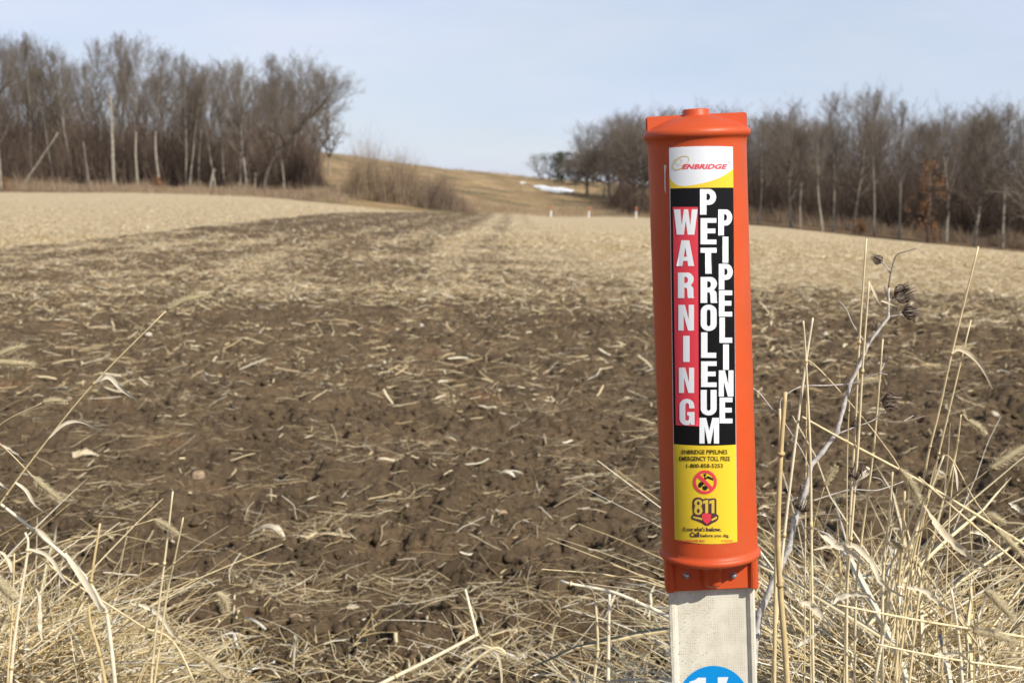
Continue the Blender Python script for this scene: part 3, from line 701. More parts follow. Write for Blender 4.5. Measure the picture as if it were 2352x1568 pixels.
# ------------------------------------------------------------------ snow left on the hill
def snow(pts, label):
    W_ = [hit(*p) for p in pts]; c = W_[0]
    v = []; n = len(pts); 
    cx = sum(p[0] for p in W_)/n; cy = sum(p[1] for p in W_)/n
    rings = (1.0, .93, .6, .3); hh = (-.03, .04, .07, .08); f = []
    for s, h in zip(rings, hh):
        for p in W_:
            x = cx+(p[0]-cx)*s; y = cy+(p[1]-cy)*s; v.append((x-cx, y-cy, float(terr(x, y))+h-c[2]))
    for i in range(3):
        for k in range(n): f.append((i*n+k, i*n+(k+1) % n, (i+1)*n+(k+1) % n, (i+1)*n+k))
    f.append(tuple(3*n+k for k in range(n)))
    o = mesh_obj('snow_patch', v, f, M['snow']); o.location = (cx, cy, c[2]); tag(o, label, 'snow')
snow([(1222, 426), (1240, 425), (1262, 431), (1290, 430), (1320, 437), (1316, 442), (1300, 441), (1285, 443), (1265, 440), (1240, 436)], 'larger white snow patch melting on the grassy hillside')
snow([(1193, 418.5), (1206, 418), (1208, 421), (1198, 422)], 'tiny snow remnant left of the larger hillside snow patch')
snow([(484, 347), (520, 346), (562, 350), (562, 354), (520, 353.5), (490, 351)], 'thin snow strip on the slope seen between the left wood trunks')
snow([(92, 328), (150, 326), (262, 331), (262, 333.5), (150, 330.5), (100, 331.5)], 'faint long snow line behind the trunks at the far left')

# ------------------------------------------------------------------ bare trees
def rotv(d, ang, rg):
    o = d.orthogonal().normalized(); o = Matrix.Rotation(rg.random()*2*PI, 3, d) @ o
    return (d*math.cos(ang)+o*math.sin(ang)).normalized()
def grow(seed, H=14.0, r0=.16, start=.42, limbs=15, ang=(28, 50), llen=.30, up=.25, sub=7, twg=5, lean=(0, 0), curve=None, sinu=.03, fork=None, tops=1.0, twr=.007, ttint=.95):
    rg = random.Random(seed); tr = MB(); cr_ = MB()
    if curve: tp = [Vector(p) for p in spline(curve, 5)]
    else:
        tp = []; p = Vector((0, 0, -.3)); d = Vector((lean[0], lean[1], 1)).normalized(); n = 12
        for i in range(n+1):
            tp.append(p.copy()); d = (d+Vector((rg.gauss(0, sinu), rg.gauss(0, sinu), .05))).normalized(); p = p+d*H/n
    n = len(tp)-1
    rad = [r0*(1-.93*(i/n)**.9)*(1.25 if i == 0 else 1) for i in range(n+1)]
    tr.tube(tp, rad, 8, ttint)
    def ptat(t): f = t*n; i = min(int(f), n-1); return tp[i].lerp(tp[i+1], f-i), (tp[i+1]-tp[i]).normalized(), rad[i]
    def branch(p, d, L, r, lev, mb, k):
        pts = [p.copy()]; dd = d.copy(); m = 5 if lev == 1 else (4 if lev == 2 else 3)
        for i in range(m):
            dd = (dd+Vector((rg.gauss(0, .11), rg.gauss(0, .11), rg.gauss(0, .06)+up*(.5 if lev < 3 else .35)))).normalized(); pts.append(pts[-1]+dd*L/m)
        rr_ = [max(r*(1-.8*i/m), twr*.7) for i in range(m+1)]
        mb.tube(pts, rr_, 5 if lev == 1 else 3, .42 if lev == 1 else .25+.5*rg.random(), False)
        if lev >= k: return
        cnt = sub if lev == 1 else twg
        for j in range(cnt):
            t = .22+.78*(j+rg.random()*.8)/cnt; fi = min(int(t*m), m-1); q = pts[fi].lerp(pts[fi+1], min(1, t*m-fi)); nd = rotv((pts[fi+1]-pts[fi]).normalized(), math.radians(rg.uniform(24, 55)), rg)
            branch(q, nd, L*rg.uniform(.38, .58)*(1.1-.35*t), max(r*.62*(1-.5*t), twr), lev+1, cr_, k)
    if fork:
        pass
    for j in range(limbs):
        t = start+(1-start)*(j+rg.random())/limbs
        t = min(t, .995); p, d, r = ptat(t)
        prof_ = math.sin(PI*min(1, (t-start)/(1-start)*.82+.2))**.7
        nd = rotv(d, math.radians(rg.uniform(*ang)), rg)
        branch(p, nd, H*llen*(.45+.75*prof_)*rg.uniform(.8, 1.15), max(r*.75, .028), 1, tr, 4)
    # leader
    for j in range(4):
        p, d, r = ptat(.9+.025*j); branch(p, rotv(d, .25, rg), H*.12*tops, .02, 2, cr_, 4)
    return tr, cr_
protos = {}
def make_proto(key, **kw):
    tr, cw = grow(**kw)
    a = tr.build('trunk', M['bark']); b = cw.build('crown', M['twig'], None)
    zz = sorted(v[2] for v in cw.v); protos[key] = (a, b, zz[int(len(zz)*.995)], [0])
    C.objects.unlink(a); C.objects.unlink(b)
make_proto('tall_a', seed=1, limbs=21, llen=.25, ang=(22, 42), start=.38, up=.34)
make_proto('tall_b', seed=2, limbs=20, llen=.24, ang=(20, 38), start=.45, up=.38, sinu=.05)
make_proto('tall_c', seed=3, limbs=22, llen=.26, ang=(25, 46), start=.33, up=.3, r0=.13)
make_proto('tall_d', seed=4, limbs=20, llen=.28, ang=(20, 40), start=.42, up=.36, r0=.15, lean=(.03, 0), sinu=.05)
make_proto('broad_a', seed=5, limbs=24, llen=.36, ang=(35, 65), start=.24, up=.18, r0=.22)
make_proto('broad_b', seed=6, limbs=24, llen=.38, ang=(38, 72), start=.20, up=.12, r0=.25, sinu=.06)
make_proto('slim', seed=8, limbs=11, llen=.16, ang=(20, 38), start=.5, up=.4, r0=.10, sub=5, twg=4)
make_proto('leaner', ttint=.30, seed=9, limbs=22, llen=.30, ang=(25, 62), start=.28, up=.22, r0=.24, curve=[(0, 0, -.3), (.25, 0, 2.0), (1.2, .1, 4.4), (3.0, .2, 7.0), (5.0, .3, 9.4), (6.3, .3, 11.2), (7.3, .3, 12.6)])
make_proto('oak', ttint=.5, seed=12, limbs=26, llen=.50, ang=(45, 85), start=.18, up=.10, r0=.30, sinu=.07, sub=8, twg=7)
def place_tree(key, px, dist, top, label, group, rot=None, wide=1.0, name='bare_tree', base_py=None, leaf=None, flipx=1):
    u = (px-PW/2)/FPX; y = dist; x = u*dist
    z = float(terr(x, y)); d = ray(px, top); ztop = EYE+d.z/d.y*y
    a, b, H, cnt = protos[key]; s = max(.2, (ztop-z)/(H*1.0)); 
    e = empty(name, (x, y, z-.05), label, 'tree', group); e.rotation_euler = (0, 0, rot if rot is not None else (px*1.7) % 6.28); e.scale = (s*wide*flipx, s*wide, s)
    for o in (a, b):
        c = o.copy(); C.objects.link(c); c.parent = e; c.name = o.name.split('.')[0]
    return e
gl = 'bare trees along the front of the left wood'; gr = 'bare trees along the front of the right wood'
LT = [('broad_a', 12, 128, 78, 'bare tree cut by the left picture edge with a curved pale trunk', 1.0), ('tall_a', 82, 131, 74, 'tall bare tree near the left edge, first full one of the wood', 1),
 ('slim', 130, 129, 150, 'lower slim bare tree in the dip left of the double-topped tree', 1), ('tall_b', 178, 130, 95, 'bare tree with narrow upright top between left edge and the pale dead trunk', 1), ('tall_c', 236, 132, 88, 'bare tree directly left of the pale dead trunk, with reddish twigs', .9),
 ('tall_a', 292, 131, 76, 'bare tree rising just behind the pale dead trunk', .8), ('tall_d', 322, 122, 70, 'tallest bare tree of the left wood, pale forked trunk right of the dead trunk', 1.05),
 ('tall_b', 373, 122, 96, 'straight pale-trunked tree above the small rust bush', 1), ('tall_c', 432, 123, 120, 'left one of the close pair of straight trunks', .9), ('slim', 440, 122, 150, 'right one of the close pair of straight trunks', 1.2),
 ('tall_d', 462, 124, 130, 'bare tree with bent pale trunk right of the close pair', .9), ('slim', 500, 122, 150, 'thin curved tree beside the broken stump', 1.4), ('tall_a', 520, 125, 138, 'thin straight tree in front of the bright snow strip', .85),
 ('tall_c', 556, 122, 140, 'slender trunk immediately left of the thick grey trunk', .8), ('broad_a', 571, 120, 132, 'thick grey straight trunk left of the leaning tree', .85),
 ('tall_a', 636, 134, 122, 'bare tree rising straight behind the base of the leaning tree', 1.1), ('broad_a', 672, 130, 116, 'rounded high crown above the middle of the leaning tree', .9),
 ('slim', 657, 119, 200, 'dark thin trunk under the leaning tree', 1.3)]
for i, (k, px, ds, tp_, lb, wd) in enumerate(LT): place_tree(k, px, ds, tp_, lb, gl, i*1.3, wd)
place_tree('leaner', 610, 116, 146, 'big dark tree leaning far to the right at the end of the left wood', gl, 0, 1.2)
place_tree('broad_a', 722, 140, 150, 'bare crown between the leaning tree and the round-crowned hill tree', gl, 2.2, .95)
place_tree('broad_b', 758, 150, 152, 'round-crowned bare tree standing alone on the hill at the wood end', gl, 1.0, .78)
gb = 'bare trees packed deep inside the left wood'
rg = random.Random(22)
tops = [(0, 90), (80, 90), (140, 130), (200, 110), (260, 130), (320, 110), (380, 130), (440, 140), (520, 150), (600, 150), (680, 145), (720, 190)]
for i in range(34):
    px = -60+rg.random()*760; ds = rg.uniform(138, 172); tp_ = np.interp(px, [t[0] for t in tops], [t[1] for t in tops])+rg.uniform(0, 55)
    place_tree(rg.choice(['tall_a', 'tall_b', 'tall_c', 'tall_d', 'broad_a']), px, ds, tp_, 'grey bare tree deep among the others in the left wood', gb, rg.random()*6, rg.uniform(.8, 1.15))
def snag(px, dist, top, r, label, lean=0, tint=.97):
    x = (px-PW/2)/FPX*dist; z = float(terr(x, dist)); d = ray(px, top); h = EYE+d.z/d.y*dist-z
    m = MB(); n = 8; m.tube([Vector((lean*h*(i/n), .04*math.sin(i*2.1), h*i/n-.2)) for i in range(n+1)], [r*(1-.45*i/n) for i in range(n+1)], 8, tint)
    m.tube([Vector((lean*h*.8, 0, h*.78)), Vector((lean*h*.8+.35, 0, h*.83))], [.035, .02], 5, tint)
    o = m.build('dead_tree', M['bark']); o.location = (x, dist, z); tag(o, label, 'dead tree')
snag(268, 119, 212, .17, 'tall pale broken dead trunk without branches in the left wood')
snag(485, 118, 382, .13, 'short pale leaning stump among the left trunks', .22)
snag(589, 117, 392, .09, 'small white stump left of the leaning tree base', .05)
snag(55, 122, 300, .09, 'pale pole-like trunk leaning strongly right near the left edge', .72)
snag(213, 119, 320, .10, 'forked grey sapling left of the tall dead trunk', -.1, .7)
snag(10, 117, 300, .12, 'short pale bare pole at the left picture edge', -.02)
RT_ = [('oak', 1400, 185, 258, 'wide spreading oak at the left end of the right wood', 1.15), ('broad_b', 1345, 200, 275, 'airy crown leaning over the hill crest left of the oak', .9),
 ('broad_a', 1480, 160, 262, 'bare tree just left of the orange tube', 1.1), ('broad_b', 1545, 150, 250, 'bare tree partly hidden by the orange tube', 1),
 ('broad_a', 1640, 140, 238, 'bare tree crown showing right above the orange tube', 1.1), ('tall_c', 1742, 113, 268, 'bare tree against the right side of the orange tube', 1.2),
 ('broad_a', 1815, 110, 226, 'rounded dark crown second right of the tube', .95), ('tall_d', 1836, 106, 262, 'straight pale trunk under the rounded dark crown', .9),
 ('tall_b', 1888, 104, 262, 'tree in the dip between rounded crown and the highest crowns', 1), ('tall_a', 1910, 106, 208, 'slender tree topping the wood left of its highest crown', .9),
 ('broad_a', 1960, 107, 192, 'highest crown of the right wood', .85), ('tall_c', 2005, 103, 205, 'tall tree right of the highest crown', 1.0),
 ('tall_a', 2062, 102, 228, 'bare tree with a pale lower trunk left of the rusty oak', 1), ('broad_b', 2170, 101, 232, 'dark crown above and right of the rusty leaves', .8),
 ('broad_a', 2236, 96, 222, 'big forked trunk tree right of the dark gap', .95), ('tall_a', 2300, 95, 235, 'bare tree second from the right edge', 1.1), ('broad_b', 2360, 93, 236, 'bare tree cut by the right picture edge', .9)]
for i, (k, px, ds, tp_, lb, wd) in enumerate(RT_): place_tree(k, px, ds, tp_, lb, gr, i*1.9+.4, wd)
gb2 = 'bare trees packed deep inside the right wood'
tx = [1440, 1540, 1700, 1800, 1860, 1950, 2050, 2120, 2230, 2400]; ty = [285, 270, 262, 250, 275, 225, 250, 265, 245, 250]
for i in range(58):
    px = 1400+rg.random()*1070; ds = np.interp(px, [1400, 1720, 2400], [195, 128, 108])+rg.uniform(0, 34)
    place_tree(rg.choice(['tall_a', 'tall_c', 'tall_d', 'broad_a', 'broad_b']), px, ds, np.interp(px, tx, ty)+rg.uniform(0, 38), 'dark bare tree deep among the others in the right wood', gb2, rg.random()*6, rg.uniform(.9, 1.25))
for i, (px, ds, tp_, wd) in enumerate([(1262, 236, 356, 1.5), (1285, 240, 345, 1.5), (1312, 230, 344, 1.5), (1348, 226, 340, 1.5), (1395, 220, 335, 1.5), (1430, 214, 320, 1.4), (1362, 232, 330, 1.3), (1410, 228, 300, 1.2), (1330, 238, 352, 1.6)]):
    place_tree(['broad_a', 'tall_c', 'broad_b'][i % 3], px, ds, tp_, 'low grey tree crowded with others along the hill crest', 'low tree mass along the hill crest', i*1.1, wd)
for i, (px, ds, tp_, wd) in enumerate([(1350, 190, 285, 1), (1385, 180, 265, 1), (1425, 175, 255, 1.1), (1455, 165, 262, 1), (1500, 160, 255, 1), (1440, 190, 262, 1.2), (1475, 178, 250, 1.1), (1520, 170, 245, 1.1), (1580, 160, 240, 1.1), (1620, 150, 238, 1.1)]):
    place_tree(['oak', 'broad_a', 'broad_b'][i % 3], px, ds, tp_, 'grey oak-like tree crowded behind the wide spreading oak', 'crowded trees behind the wide oak', i*1.7, wd)
for px, ds, tp_, lb in ((1240, 232, 352, 'small round bare tree farthest left beyond the hill crest'), (1330, 222, 348, 'low grey bare tree right of the small pine'), (1372, 215, 345, 'low grey bare tree under the oak crown')):
    place_tree('broad_a', px, ds, tp_, lb, 'small trees beyond the hill crest', px*.1, 1.5)
# the low pine beyond the crest, and the rust-leaved oak
def leafy(name, px, dist, top, w_, n, size, mat_, label, part='foliage', zc=(.1, 1.0), cat='tree', stem=True, seed=3):
    x = (px-PW/2)/FPX*dist; z = float(terr(x, dist)); d = ray(px, top); h = EYE+d.z/d.y*dist-z
    e = empty(name, (x, dist, z), label, cat); rg = np.random.default_rng(seed)
    if stem:
        m = MB(); m.tube([Vector((0, 0, -.2)), Vector((.1, 0, h*.5)), Vector((0, 0, h*.95))], [h*.018, h*.012, h*.003], 6, .6)
        for k in range(14):
            a = k*2.4; zz = h*(zc[0]+.85*(zc[1]-zc[0])*k/14); m.tube([Vector((0, 0, zz)), Vector((math.cos(a)*w_*.35, math.sin(a)*w_*.35, zz+h*.08))], [h*.006, h*.002], 4, .4)
        m.build('trunk', M['bark'], e)
    ncl = 26; cl = np.stack([rg.normal(0, .5, ncl), rg.normal(0, .5, ncl), rg.random(ncl)], 1); cl[:, :2] *= np.sin(PI*np.clip(cl[:, 2:3]*.8+.15, 0, 1))**.8
    k = rg.integers(0, ncl, n); P = cl[k]+rg.normal(0, .11, (n, 3)); P = P*np.array([w_*.5, w_*.5, h*(zc[1]-zc[0])])+np.array([0, 0, h*zc[0]])
    P[:, 2] = np.clip(P[:, 2], .02*h, h)
    a = rg.normal(0, 1, (n, 3)); a /= np.linalg.norm(a, axis=1)[:, None]; b = np.cross(a, rg.normal(0, 1, (n, 3))); b /= np.linalg.norm(b, axis=1)[:, None]
    sz = size*(.5+rg.random(n))[:, None]
    V = np.stack([P-a*sz, P-b*sz*.45, P+a*sz, P+b*sz*.45], 1).reshape(-1, 3); F = np.arange(n*4).reshape(n, 4)
    mesh_obj(part, V, F, mat_, e, False, {'tint': np.repeat(rg.random(n), 4)})
leafy('pine_tree', 1291, 234, 352, 9.0, 2200, .18, M['pine'], 'small dark green pine standing on the hill crest')
leafy('oak_tree', 2128, 97, 372, 3.0, 650, .10, M['redleaf'], 'oak still holding rusty orange leaves in the right wood', zc=(.1, 1), seed=5)
leafy('rust_bush', 1971, 101, 505, .9, 500, .07, M['redleaf'], 'small rust-orange leafy bush at the foot of the right wood', cat='bush', seed=6)
leafy('rust_bush', 2145, 95, 512, 1.2, 300, .07, M['redleaf'], 'low rusty bush below the orange-leaved oak', cat='bush', seed=7)
leafy('rust_bush', 370, 118, 402, 1.2, 500, .08, M['redleaf'], 'small rust-orange bush under the straight pale trunk', cat='bush', seed=8)
leafy('rust_bush', 22, 118, 408, 1.1, 250, .07, M['redleaf'], 'rusty low bush at the far left foot of the wood', cat='bush', seed=9)

# brush, undergrowth (stuff) and shrubs
def brush(name, label, n, fpos, hmin, hmax, rad, tints, m=None, sides=3, twigs=3, kind='stuff', cat='undergrowth', spreadv=.25, origin=(0, 0, 0), seed=1):
    rg = np.random.default_rng(seed)
    x, y, hs = fpos(rg, n); n = len(x); z = terr(x, y)
    H = (hmin+(hmax-hmin)*rg.random(n)**1.3)*hs*np.clip(.75+1.3*fbm(x/3.5, y/3.5, 200+seed, 3), .12, 1.5); segs = []; 
    d = rg.normal(0, spreadv, (n, 2)); b = np.stack([x, y, z-.1], 1); k1 = b+np.stack([d[:, 0]*H*.4, d[:, 1]*H*.4, H*.55], 1)
    tp_ = k1+np.stack([d[:, 0]*H*.6+rg.normal(0, .08, n)*H, d[:, 1]*H*.6+rg.normal(0, .08, n)*H, H*.5], 1)
    T = tints[0]+(tints[1]-tints[0])*rg.random(n)
    lines = [(b, k1, tp_, rad*np.ones(n), T)]
    for t in range(twigs):
        f = .25+.7*rg.random(n)[:, None]; s = np.where(f < .55, b+(k1-b)*f/.55, k1+(tp_-k1)*(f-.55)/.45)
        v = rg.normal(0, .5, (n, 3)); v[:, 2] = np.abs(v[:, 2])*.9+.25; v = v*H[:, None]*.28
        lines.append((s, s+v*.5+np.array([0, 0, .02]), s+v, rad*.55*np.ones(n), T))
    A = np.concatenate([l[0] for l in lines]); B = np.concatenate([l[1] for l in lines]); Cc = np.concatenate([l[2] for l in lines]); R = np.concatenate([l[3] for l in lines]); T = np.concatenate([l[4] for l in lines])
    q = len(A); V = np.zeros((q, 3, sides, 3))
    for j, (P, s) in enumerate(((A, 1), (B, .75), (Cc, .3))):
        for k in range(sides):
            a = 2*PI*k/sides; V[:, j, k] = P+np.stack([np.cos(a)*R*s, np.sin(a)*R*s, np.zeros(q)], 1)
    base = (np.arange(q)*3*sides)[:, None, None]; i = np.arange(2)[None, :, None]; k = np.arange(sides)[None, None, :]; k2 = (k+1) % sides
    F = np.stack([base+i*sides+k, base+i*sides+k2, base+(i+1)*sides+k2, base+(i+1)*sides+k], -1).reshape(-1, 4)
    o = mesh_obj(name, V.reshape(-1, 3)-np.array(origin), F, m or M['brush'], None, False, {'tint': np.repeat(T, 3*sides)}); o.location = origin
    return tag(o, label, cat, None, kind)
def area(c0, c1_, dl, dr, depth, pw=1.0):
    def f(rg, n):
        c = c0+(c1_-c0)*rg.random(n); d = np.interp(c, [c0, c1_], [dl, dr])+depth*rg.random(n)**pw
        return (c-PW/2)/FPX*d, d, np.ones(n)
    return f
brush('woodland', 'tangled grey-brown undergrowth filling the left wood', 14000, area(-80, 730, 127, 123, 40), 2.2, 7.5, .022, (.0, .5), seed=2, twigs=4)
brush('woodland', 'dark tangled undergrowth filling the right wood', 20000, area(1500, 2480, 136, 96, 42), 2.5, 8.5, .022, (.0, .38), seed=3, twigs=4)
brush('undergrowth', 'tan brushy weeds edging the field below the left wood', 9000, area(-80, 800, 119, 100, 12), .15, 1.0, .016, (.45, 1), seed=4)
brush('undergrowth', 'low brown brush along the foot of the right wood', 9000, area(1460, 2480, 133, 91, 7), .5, 1.8, .016, (.25, .85), seed=5)
brush('dry_grass', 'long tan grass over the open hillside', 26000, area(700, 1640, 105, 135, 150, 1.5), .25, .75, .02, (.5, 1), seed=6, twigs=1, cat='grass')
def clump(px, dist, w_, dep=3):
    def f(rg, n):
        x0 = (px-PW/2)/FPX*dist; a = rg.normal(0, .4, n); b = rg.normal(0, .4, n)
        return x0+a*w_, dist+b*dep, np.clip(1.15-1.1*np.abs(a), .25, 1)
    return f
for i, (px, ds, w_, n, h, tt, lb) in enumerate([(845, 112, 3.6, 620, 4.6, (.45, 1), 'tallest bare shrub thicket on the slope right of the left wood'), (905, 110, 3.5, 600, 4.2, (.4, .95), 'second bare thicket from the left on the slope'),
     (960, 112, 3.4, 480, 3.9, (.45, 1), 'sparse upright saplings in the middle of the slope thicket'), (1010, 108, 3.2, 850, 2.5, (.3, .75), 'rounded purplish-grey shrub at the right end of the thicket'),
     (1055, 108, 2.2, 700, 1.5, (.35, .8), 'low grey shrub trailing to the right below the hill'), (705, 126, 2.8, 1300, 4.6, (0, .25), 'dark dense shrub under the crown of the leaning tree'),
     (1440, 150, 3.5, 900, 4.5, (0, .35), 'dark brush at the left foot of the oak'), (1475, 136, 3, 900, 4.2, (0, .35), 'dark brush left of the orange tube base of the wood')]):
    x0 = (px-PW/2)/FPX*ds
    brush('shrub', lb, n, clump(px, ds, w_), h*.45, h, .014, tt, seed=20+i, twigs=5, kind=None, cat='shrub', origin=(x0, ds, float(terr(x0, ds))), spreadv=.16)

# ------------------------------------------------------------------ foreground: stones and husks
def stone(px, py, w_, label, m, fl=.7, seed=1):
    x, y, z = hit(px, py); r = w_/2*y/FPX; z = float(gz(x, y))
    bm = bmesh.new(); bmesh.ops.create_icosphere(bm, subdivisions=3, radius=1)
    rg = random.Random(seed); ph = [rg.uniform(0, 6) for _ in range(6)]
    for v in bm.verts:
        n = 1+.10*math.sin(2.3*v.co.x+ph[0])+.10*math.sin(3.1*v.co.y+ph[1])+.07*math.sin(5*v.co.z+ph[2])+.05*math.sin(7*v.co.x+ph[3])
        v.co = Vector((v.co.x*n*r, v.co.y*n*r*.8, v.co.z*n*r*fl))
    me = bpy.data.meshes.new('stone'); bm.to_mesh(me); bm.free(); me.materials.append(m)
    for p in me.polygons: p.use_smooth = True
    o = bpy.data.objects.new('stone', me); C.objects.link(o); o.location = (x, y, z+r*fl*.45); o.rotation_euler = (0, 0, seed); tag(o, label, 'stone', 'stones in the tilled soil')
for i, a in enumerate([(968, 752, 11, 'small round pale stone alone on the bare soil past the field middle', 'pale_stone', .9), (680, 1428, 36, 'tan stone half sunk in soil near the bottom centre-left', 'stone', .6),
    (620, 1328, 11, 'small orange-brown pebble left of the withered root tuft', 'stone', .8), (608, 1318, 8, 'tiny pebble touching the small orange-brown pebble', 'stone', .8), (738, 1486, 14, 'round tan pebble at the end of the curved dry leaf', 'stone', .9),
    (1250, 1268, 40, 'elongated tan stone between the husks and the orange tube', 'stone', .35), (1155, 1190, 28, 'flat tan clod-like stone just right of the husk pile', 'stone', .45), (160, 932, 14, 'rounded yellow-brown stone behind the leftmost foxtails', 'stone', .9),
    (942, 1093, 16, 'orange-brown stone between the pale stalk pieces', 'stone', .6), (1896, 778, 13, 'round pale stone just right of the tube in the dark soil', 'pale_stone', .8), (2123, 860, 16, 'pale stone in the soil behind the tall bent leaf', 'pale_stone', .7),
    (2280, 958, 34, 'broad pale stone at the right behind the foxtails', 'pale_stone', .5), (341, 775, 20, 'bright white chip of stone behind the long foxtail', 'pale_stone', .5), (455, 1110, 34, 'smooth grey rounded clod stone left of the centre', 'stone', .7)]):
    stone(a[0], a[1], a[2], a[3], M[a[4]], a[5], i+1)
def stalk(px0, py0, px1, py1, w_, label, tint=.75, name='corn_stalk'):
    a = hit(px0, py0); b = hit(px1, py1); n = 8; r = w_/2*a[1]/FPX; m = MB(); z0 = float(gz(a[0], a[1])); z1 = float(gz(b[0], b[1])); 
    zs = [max(z0+(z1-z0)*i/n, 0) for i in range(n+1)]
    pts = [Vector((a[0]+(b[0]-a[0])*i/n, a[1]+(b[1]-a[1])*i/n, max(z0, z1)+r*1.2+.004*math.sin(i*1.1))) for i in range(n+1)]
    m.tube(pts, [r*(1.12 if i in (3, 6) else 1) for i in range(n+1)], 8, tint)
    o = m.build(name, M['straw'], None, pts[0]); o.location = pts[0]; tag(o, label, 'stalk', 'broken corn stalks on the soil')
def husk(px, py, L, ang, label, nb=3, seed=1, spread=.5, wf=.16):
    x, y, z = hit(px, py); k = y/FPX; rg = random.Random(seed); z = float(gz(x, y)); m = MB()
    for i in range(nb):
        a = math.radians(ang)+rg.uniform(-spread, spread); l = L*k*rg.uniform(.7, 1.1); n = 7; d = Vector((math.cos(a), math.sin(a)*1.6, 0)); d.normalize()
        lift = rg.uniform(.1, .3)
        pts = [Vector((0, 0, .012))+d*l*(t/n)+Vector((0, 0, lift*l*math.sin(PI*t/n*.9))) for t in range(n+1)]
        wd = [l*wf*math.sin(PI*(.12+.84*t/n))**.8 for t in range(n+1)]
        m.ribbon(pts, wd, Vector((-d.y, d.x, rg.uniform(-.4, .4))), rg.uniform(.55, 1), .35, rg.uniform(-1, 1))
    o = m.build('corn_husk', M['leaf'], None); o.location = (x, y, z); tag(o, label, 'husk', 'dry corn husks on the soil')
stalk(868, 1073, 938, 1076, 7, 'long straight pale stalk piece lying level near the field middle', .9)
stalk(848, 1048, 886, 1015, 8, 'orange-tinted stalk piece pointing up to the right above the level one', .5)
stalk(1098, 952, 1140, 956, 5, 'short pale stalk piece right of the field middle', .9)
stalk(1222, 872, 1262, 850, 5, 'thin tilted stalk piece farthest back near the tube', .7)
stalk(680, 1238, 728, 1226, 9, 'thick jointed stalk piece touching the large husk pile', .85)
stalk(1672-551, 1042, 1080, 1036, 4, 'short straw-coloured stick upper right of the soil', .7)
husk(785, 1140, 70, 35, 'pale folded husk pointing up right, left of the centre', 2, 1, .12, .16)
husk(1145, 1118, 55, -20, 'large pale curled husk in the middle distance left of the tube', 4, 2, .5, .25)
husk(1330, 1128, 45, 10, 'white husk with a dark hollow under it', 2, 3, .3, .3)
husk(1392, 1122, 40, -10, 'small yellow-white curled husk nearest the tube', 2, 4, .4, .25)
husk(655, 1222, 90, 165, 'large heap of split pale husks in the left middle', 9, 5, .45, .10)
husk(770, 1232, 45, -55, 'grey pointed husk right of the husk heap', 2, 6, .2, .2)
husk(875, 1245, 60, 35, 'dull greyish leaf husk right of the pointed husk', 2, 7, .3, .18)
husk(170, 1045, 60, 60, 'frayed pale corn butt inside the straw patch on the left', 8, 8, .9, .22)
husk(1020, 1020, 50, -30, 'pair of pale pointed husks in the field centre-right', 3, 9, .5, .2)
husk(865, 1285, 10, 0, 'tiny white husk scrap', 2, 10, .5, .3)
husk(930, 1180, 12, 0, 'small yellow bud-shaped husk scrap', 3, 11, .8, .35)
husk(2130, 1090, 40, 0, 'pale husk scrap half hidden behind the right grass', 3, 12, .6, .25)
stalk(1000, 1300, 1100, 1220, 1, 'x') if False else None

# ------------------------------------------------------------------ foreground: grasses
def head(m, pts, r, n=320, seed=1, tint=.5):
    """bristly foxtail head along a curve"""
    rg = random.Random(seed); P = spline(pts, 6); q = len(P)
    pr = lambda t: math.sin(PI*min(1, .14+t*.86))**.55
    m.tube(P, [max(r*.50*pr(i/(q-1)), .0004) for i in range(q)], 7, tint*.8)
    for i in range(n):
        t = rg.random(); f = t*(q-1); k = min(int(f), q-2); p = P[k].lerp(P[k+1], f-k); d = (P[k+1]-P[k]).normalized()
        b = rotv(d, math.radians(rg.uniform(35, 70)), rg); l = r*rg.uniform(.9, 1.7)*(.5+.5*pr(t)); s_ = b.orthogonal().normalized()*.0004
        a = len(m.v); m.v += [p+b*r*.2-s_, p+b*r*.2+s_, p+b*l]; m.t += [rg.uniform(.3, 1)]*3; m.f.append((a, a+1, a+2))
def leafpts(pxs, Y): return [at(x, y, Y+.0) for x, y in pxs]
def to_ground(pts, rg=None):
    """carry a stem on down to the soil"""
    p = pts[-1]; d = pts[-1]-pts[-2]; d = Vector((d.x*.5, 0, -abs(d.length)*.8)).normalized()
    if d.z > -.3: d = Vector((d.x, 0, -.6)).normalized()
    L = (p.z-.0)/-d.z
    return pts+[p+d*L*.5, p+d*(L+.03)]
